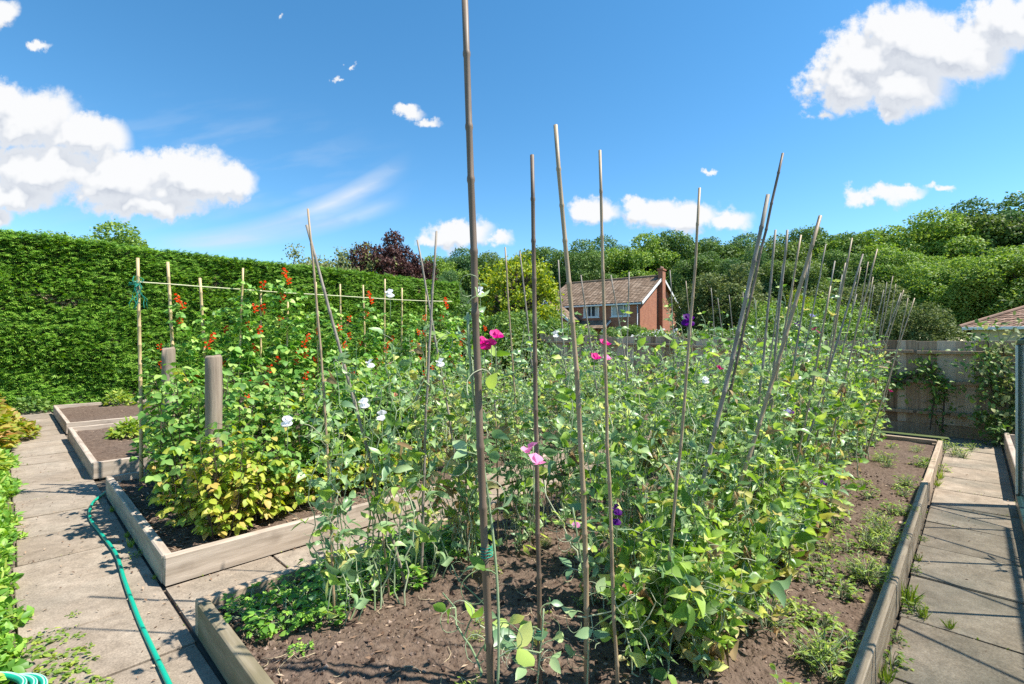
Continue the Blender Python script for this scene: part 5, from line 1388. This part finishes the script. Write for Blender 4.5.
creeper('climbing_shrub', 'second climbing stem of pale leaves at the right edge of the fence', [at_u(1010, 446, FU - .25), at_u(1006, 400, FU - .25), at_u(1003, 345, FU - .2)], 130, .085, 202, 'feather', np.array((.16, .10, .22)))
creeper('fence_creeper', 'thin creeper sprawling across the middle of the grey fence', [fp(930, 430), fp(934, 385), fp(920, 372), fp(900, 382), fp(888, 378)], 60, .075, 203, 'shrub', np.array((.09, .05, .09)))
creeper('fence_creeper', 'short drooping creeper on the fence right of the clipped shrub', [fp(942, 430), fp(944, 392), fp(936, 380), fp(930, 362)], 40, .08, 204, 'shrub', np.array((.08, .05, .10)))

# ================================================================== GREENHOUSE AND EDGING ON THE RIGHT
def greenhouse():
    U0, U1, V0, V1, E, RH, BS = 1.3, 6.0, -.275, -2.1, 1.40, 2.05, .10
    o = thing('greenhouse', 'dark green metal framed glass greenhouse along the right edge of the right path', 'greenhouse', W(U0, V0, 0), ROT)
    L_ = U1 - U0; D = V0 - V1
    mb = MB()
    for (c, s) in (((L_/2, 0, BS/2), (L_, .05, BS)), ((L_/2, -D, BS/2), (L_, .05, BS)), ((.025, -D/2, BS/2), (.05, D - .06, BS)), ((L_-.025, -D/2, BS/2), (.05, D - .06, BS))): box(mb, c, s, None, bev=.004)
    mb.build('base_plinth', M['green_metal'], o, False)
    def bar(a, b, w=.017, nm='glazing_bar', mt='green_metal'):
        mb = MB(); a = np.array(a, float); b = np.array(b, float); d = norm(b - a); x = norm(np.cross(d, (0.13, .97, .2))); y = np.cross(d, x)
        box(mb, (a + b) / 2, (w, w, np.linalg.norm(b - a)), np.column_stack((x, y, d)), bev=.003); return mb.build(nm, M[mt], o, False)
    nb = 6
    for i in range(nb + 1):
        x = min(max(i * L_ / nb, .012), L_ - .012); w = .022 if i in (0, nb) else .017
        for y in (0, -D): bar((x, y, BS + .002), (x, y, E - .02), w, 'corner_post' if i in (0, nb) else 'glazing_bar')
        bar((x, -.005, E + .02), (x, -D/2, RH - .015)); bar((x, -D + .005, E + .02), (x, -D/2, RH - .015))
    for y in (0, -D): bar((0, y, E), (L_, y, E), .032, 'eaves_rail')
    bar((0, -D/2, RH), (L_, -D/2, RH), .03, 'ridge_rail')
    for x in (.0, L_):
        bar((x, -.03, E), (x, -D + .03, E), .03, 'glazing_bar')
        for y in (-D/3, -2*D/3): bar((x, y, BS), (x, y, E + (RH - E) * .65), .018)
    bar((L_ - .052, .004, BS + .01), (L_ - .052, .004, E - .03), .042, 'pale_seal', 'alu'); bar((L_ - .092, .004, BS + .01), (L_ - .092, .004, E - .03), .016)
    g = MB()
    for y in (-.004, -D + .004): box(g, (L_/2, y, (BS + E)/2), (L_ - .06, .004, E - BS - .04))
    for x in (.03, L_ - .03): box(g, (x, -D/2, (BS + E)/2), (.004, D - .06, E - BS - .04))
    sl = math.atan2(RH - E, D/2); hl = math.hypot(RH - E, D/2)
    for s in (1, -1): box(g, (L_/2, -D/2 + s * D/4, (E + RH)/2 + .012), (L_ - .04, hl - .04, .004), np.array(Matrix.Rotation(-s * sl, 3, 'X')))
    g.build('glass', M['glass'], o, False)
    return o
greenhouse()
SHADE_P = [plant_proto('shade_plant', 'shade casting plant', rosette(s, 110, .26, 1.15, 'bean', LEAF_NARROW), 'bean') for s in (211, 212)]  # plants out of view, added behind the glass to dapple the path with shade
rg = np.random.default_rng(6)
for i in range(6):
    u = 1.9 + i * .70; put(SHADE_P[i % 2], u, -.78 - .22 * (i % 2), i, rg.uniform(.75, .95), z=-.05, label='unseen leafy plant added in the greenhouse to cast dappled shade by the path', group='added shade plants inside the greenhouse')
o = thing('timber_edging', 'low pale timber edging beyond the greenhouse on the right path', 'timber edging', W(6.12, -.30, 0), ROT)
mb = MB(); box(mb, (1.55, 0, .10), (3.0, .05, .20), None, bev=.006); mb.build('board', M['sleeper'], o, False)
for x in (.15, 1.5, 2.9):
    mb = MB(); box(mb, (x, -.05, .09), (.045, .045, .22), None, bev=.004); mb.build('edging_peg', M['sleeper'], o, False)

# ================================================================== HOUSES
def roof_sheet(mb, a, b, c, d, course=.33, tile=.30, lift=.018):
    """tiled slope: eaves a-b, ridge d-c; stepped courses"""
    a, b, c, d = (np.array(p, float) for p in (a, b, c, d)); n = norm(np.cross(b - a, d - a)); n = n if n[2] > 0 else -n
    L_ = np.linalg.norm((d + c) / 2 - (a + b) / 2); k = max(2, int(L_ / course))
    for i in range(k):
        t0, t1 = i / k, (i + 1) / k
        l0, r0 = a + (d - a) * t0, b + (c - b) * t0; l1, r1 = a + (d - a) * t1, b + (c - b) * t1
        w = np.linalg.norm(r0 - l0); m_ = max(1, int(w / tile))
        for j in range(m_):
            s0, s1 = j / m_ + .002, (j + 1) / m_ - .002
            jz = RNG.normal(0, .004)
            p = [l0 + (r0 - l0) * s0, l0 + (r0 - l0) * s1, l1 + (r1 - l1) * s1, l1 + (r1 - l1) * s0]
            V = [p[0] + n * (lift + jz), p[1] + n * (lift + jz), p[2] + n * (.002 + jz), p[3] + n * (.002 + jz), p[0] - n * .01, p[1] - n * .01]
            mb.add(V, [(0, 1, 2, 3), (4, 5, 1, 0)])
def window(parent, x, y0, y1, z0, z1, bars, curtain=True):
    """window on the x = const face looking to -x"""
    fr = MB(); w = .10
    for (c, s) in (((x - .02, (y0+y1)/2, z0 + w/2), (.09, y1-y0, w)), ((x - .02, (y0+y1)/2, z1 - w/2), (.09, y1-y0, w)), ((x - .02, y0 + w/2, (z0+z1)/2), (.088, w, z1-z0-2*w)), ((x - .02, y1 - w/2, (z0+z1)/2), (.088, w, z1-z0-2*w))): box(fr, c, s, None, bev=.006)
    for b in bars: box(fr, (x - .018, y0 + (y1-y0)*b, (z0+z1)/2), (.07, .08, z1-z0-2*w), None)
    f = fr.build('window', M['white'], parent, False)
    g = MB(); box(g, (x + .02, (y0+y1)/2, (z0+z1)/2), (.012, y1-y0-.1, z1-z0-.1)); g.build('pane', M['pane'], f, False)
    if curtain:
        for q in (0, 1):
            g = MB(); ys = np.linspace(0, 1, 9) * (y1-y0) * .24; yy = y0 + .06 + ys if q == 0 else y1 - .06 - ys
            V = [(x + .008 - .004 * (i % 2), y, z) for z in (z0 + .07, z1 - .07) for i, y in enumerate(yy)]
            g.add(V, [(i, i+1, i+10, i+9) for i in range(8)]); g.build('curtain', M['curtain'], f, False)
    s = MB(); box(s, (x - .06, (y0+y1)/2, z0 - .03), (.14, y1-y0+.16, .05), None, bev=.006); s.build('sill', M['white'], f, False)
    return f
def brick_house():
    C = at(640, 342, 38.0); z0 = -1.6
    o = thing('brick_house', 'red brick two storey house with brown tile roof and chimney behind the fence', 'house', (C[0], C[1], z0), ROT + math.radians(6.9))
    E = H + 42 / F * 38 - z0; LW, LL = 8.8, 9.0; R = E + 2.30
    mb = MB()
    zb = 0
    V = [(0,0,0),(LW,0,0),(LW,LL,0),(0,LL,0),(0,0,E),(LW,0,E),(LW,LL,E),(0,LL,E),(LW/2,0,R-.06),(LW/2,LL,R-.06)]
    # front wall (x = 0) with window openings cut as strips
    op = [(.85, 2.45, E-1.25, E-.16), (3.55, 5.0, E-1.25, E-.16)]
    ycuts = sorted({0, LL, *[q for p in op for q in p[:2]]}); zcuts = sorted({0, E, *[q for p in op for q in p[2:]]})
    for ya, yb in zip(ycuts, ycuts[1:]):
        for za, zb_ in zip(zcuts, zcuts[1:]):
            if any(p[0] <= ya and yb <= p[1] and p[2] <= za and zb_ <= p[3] for p in op): continue
            mb.add([(0, ya, za), (0, yb, za), (0, yb, zb_), (0, ya, zb_)], [(0, 3, 2, 1)])
    for p in op:
        y0, y1, za, zb_ = p
        mb.add([(0,y0,za),(0,y1,za),(0,y1,zb_),(0,y0,zb_),(.12,y0,za),(.12,y1,za),(.12,y1,zb_),(.12,y0,zb_)], [(0,1,5,4),(1,2,6,5),(2,3,7,6),(3,0,4,7)])
    mb.add(V, [(0,1,5,4),(1,2,6,5),(2,3,7,6)], [(4,5,8),(6,7,9)])
    wall = mb.build('wall', M['brick'], o, False)
    for p, b in zip(op, ((.33, .66), (.5,))): window(o, .05, *p, b)
    rf = MB(); ov = .28
    for s in (0, 1):
        x0 = -ov if s == 0 else LW + ov; ze = E - ov * .75 + .05
        a, b = (x0, -ov, ze), (x0, LL + ov, ze); c, d = (LW/2, LL + ov, R + .05), (LW/2, -ov, R + .05)
        roof_sheet(rf, a, b, c, d, .36, .33)
        n_ = norm(np.cross(np.array(b) - a, np.array(d) - a)); 
        und = np.array((a, b, c, d)) - (0, 0, .08); rf.add(und, [(0, 1, 2, 3)])
    roof = rf.build('roof', M['tile'], o, False)
    rg_ = MB(); tube(rg_, [(LW/2, -ov, R + .08), (LW/2, LL + ov, R + .08)], .11, 10); rg_.build('ridge_tiles', M['tile'], roof, False)
    # white bargeboards on the near gable, gutter at the eaves
    for s in (0, 1):
        x0 = -ov if s == 0 else LW + ov; a = np.array((x0, -ov - .02, E - ov * .75 - .06)); b = np.array((LW/2, -ov - .02, R - .06)); d = norm(b - a); w = MB()
        box(w, (a + b) / 2, (np.linalg.norm(b - a), .04, .22), np.column_stack((d, (0, 1, 0), np.cross(d, (0, 1, 0)))), bev=.006); w.build('bargeboard', M['white'], o, False)
        w = MB(); box(w, (x0 + (.04 if s == 0 else -.04), LL/2, E - ov*.75 - .07), (.09, LL + .4, .12), None, bev=.01); w.build('gutter', M['white'], o, False)
    ch = MB(); cxm = LW/2 - .15
    box(ch, (cxm, -.22, (R + .5) / 2), (.72, .40, R + .5), None, bev=.01); box(ch, (cxm, -.22, R + .55), (.84, .52, .14), None, bev=.01)
    cho = ch.build('chimney', M['brick'], o, False)
    for q in (-.22, .22):
        c = MB(); tube(c, [(cxm + q * .7, -.22, R + .60), (cxm + q * .7, -.22, R + .82)], [.12, .09], 10); c.build('chimney_pot', M['tile_red'], cho)
    # lower wing with its own gable, and the porch roof
    WX, WY0, WY1 = -2.0, 5.4, 9.4; E2 = E - 1.3; ym = (WY0 + WY1) / 2; R2 = E2 + 1.45
    w = MB(); V = [(WX,WY0,0),(0,WY0,0),(0,WY1,0),(WX,WY1,0),(WX,WY0,E2),(0,WY0,E2),(0,WY1,E2),(WX,WY1,E2),(WX,ym,R2-.05)]
    w.add(V, [(0,1,5,4),(2,3,7,6),(0,4,7,3)], [(4,8,7)]); w.build('wing_wall', M['brick'], o, False)
    r2 = MB()
    for s in (0, 1):
        y0 = WY0 - .25 if s == 0 else WY1 + .25
        roof_sheet(r2, (WX-.25, y0, E2-.15), (2.0, y0, E2-.15), (2.0, ym, R2+.05), (WX-.25, ym, R2+.05), .36, .33); r2.add(np.array([(WX-.25, y0, E2-.15), (2.0, y0, E2-.15), (2.0, ym, R2+.05), (WX-.25, ym, R2+.05)]) - (0, 0, .07), [(0,1,2,3)])
    r2.build('wing_roof', M['tile'], o, False)
    for s in (0, 1):
        a = np.array((WX-.27, WY0-.25 if s == 0 else WY1+.25, E2-.24)); b = np.array((WX-.27, ym, R2-.04)); d = norm(b - a); w = MB()
        box(w, (a+b)/2, (.04, np.linalg.norm(b-a), .2), np.column_stack(((1,0,0), d, np.cross((1,0,0), d))), bev=.006); w.build('bargeboard', M['white'], o, False)
    p = MB(); roof_sheet(p, (-1.3, 2.5, E-2.2), (-1.3, 5.35, E-2.2), (-.01, 5.35, E-1.5), (-.01, 2.5, E-1.5), .33, .33); p.add(np.array([(-1.3, 2.5, E-2.2), (-1.3, 5.35, E-2.2), (-.01, 5.35, E-1.5), (-.01, 2.5, E-1.5)]) - (0,0,.06), [(0,1,2,3)])
    p.build('porch_roof', M['tile'], o, False)
    a = np.array((-1.3, 2.48, E-2.26)); b = np.array((-.01, 2.48, E-1.56)); d = norm(b-a); w = MB(); box(w, (a+b)/2, (np.linalg.norm(b-a), .04, .16), np.column_stack((d, (0,1,0), np.cross(d,(0,1,0))))); w.build('porch_bargeboard', M['white'], o, False)
    w = MB(); box(w, (-1.2, 2.65, (E-2.3)/2), (.1, .1, E-2.3)); w.build('porch_post', M['white'], o, False); w = MB(); box(w, (-1.2, 5.2, (E-2.3)/2), (.1, .1, E-2.3)); w.build('porch_post', M['white'], o, False)
    dn = MB(); tube(dn, [(-.07, .18, .0), (-.07, .18, E-.4)], .04, 8); dn.build('drain_pipe', M['white'], o)
    return o
brick_house()
def bungalow():
    C = at(962, 342, 25.0); o = thing('bungalow', 'low bungalow with red brown hipped tile roof at the right edge', 'house', (C[0], C[1], -.4), ROT - math.pi / 2)
    E = H + 14.5 / F * 25 + .4; w, l = 13.0, 13.0; R = E + 2.75
    mb = MB(); V = [(.35,.35,0),(w,.35,0),(w,l,0),(.35,l,0),(.35,.35,E),(w,.35,E),(w,l,E),(.35,l,E)]
    mb.add(V, [(0,1,5,4),(1,2,6,5),(2,3,7,6),(3,0,4,7)]); mb.build('wall', M['cream'], o, False)
    rf = MB(); ap = (w/2, l/2, R)
    for a, b in (((-.1,-.1,E),(w+.4,-.1,E)), ((w+.4,-.1,E),(w+.4,l+.3,E)), ((w+.4,l+.3,E),(-.1,l+.3,E)), ((-.1,l+.3,E),(-.1,-.1,E))):
        roof_sheet(rf, a, b, ap, ap, .30, .27, .03)
    roof = rf.build('roof', M['tile_red'], o, False)
    for a in ((-.1,-.1,E),(w+.4,-.1,E),(-.1,l+.3,E)):
        h_ = MB(); tube(h_, [np.array(a) + (0,0,.05), np.array(ap) + (0,0,.05)], .09, 8); h_.build('hip_tiles', M['tile_red'], roof, False)
    g = MB(); box(g, (w/2+.15, -.13, E-.06), (w+.5, .10, .14), None, bev=.01); box(g, (-.13, l/2+.1, E-.06), (.10, l+.4, .138), None, bev=.01); g.build('gutter', M['white'], o, False)
    s = MB(); box(s, (w/2+.15, .12, E-.12), (w+.4, .44, .03)); s.build('soffit', M['cream'], o, False)
    fr = MB(); 
    for (c, s_) in (((3.2, .32, E-.40), (1.6, .06, .07)), ((3.2, .32, E-1.45), (1.6, .06, .07)), ((2.43, .32, E-.92), (.07, .06, .96)), ((3.97, .32, E-.92), (.07, .06, .96)), ((3.2, .32, E-.92), (.06, .05, .96))): box(fr, c, s_)
    f = fr.build('window', M['white'], o, False); p = MB(); box(p, (3.2, .342, E-.92), (1.5, .006, 1.0)); p.build('pane', M['pane'], f, False)
bungalow()
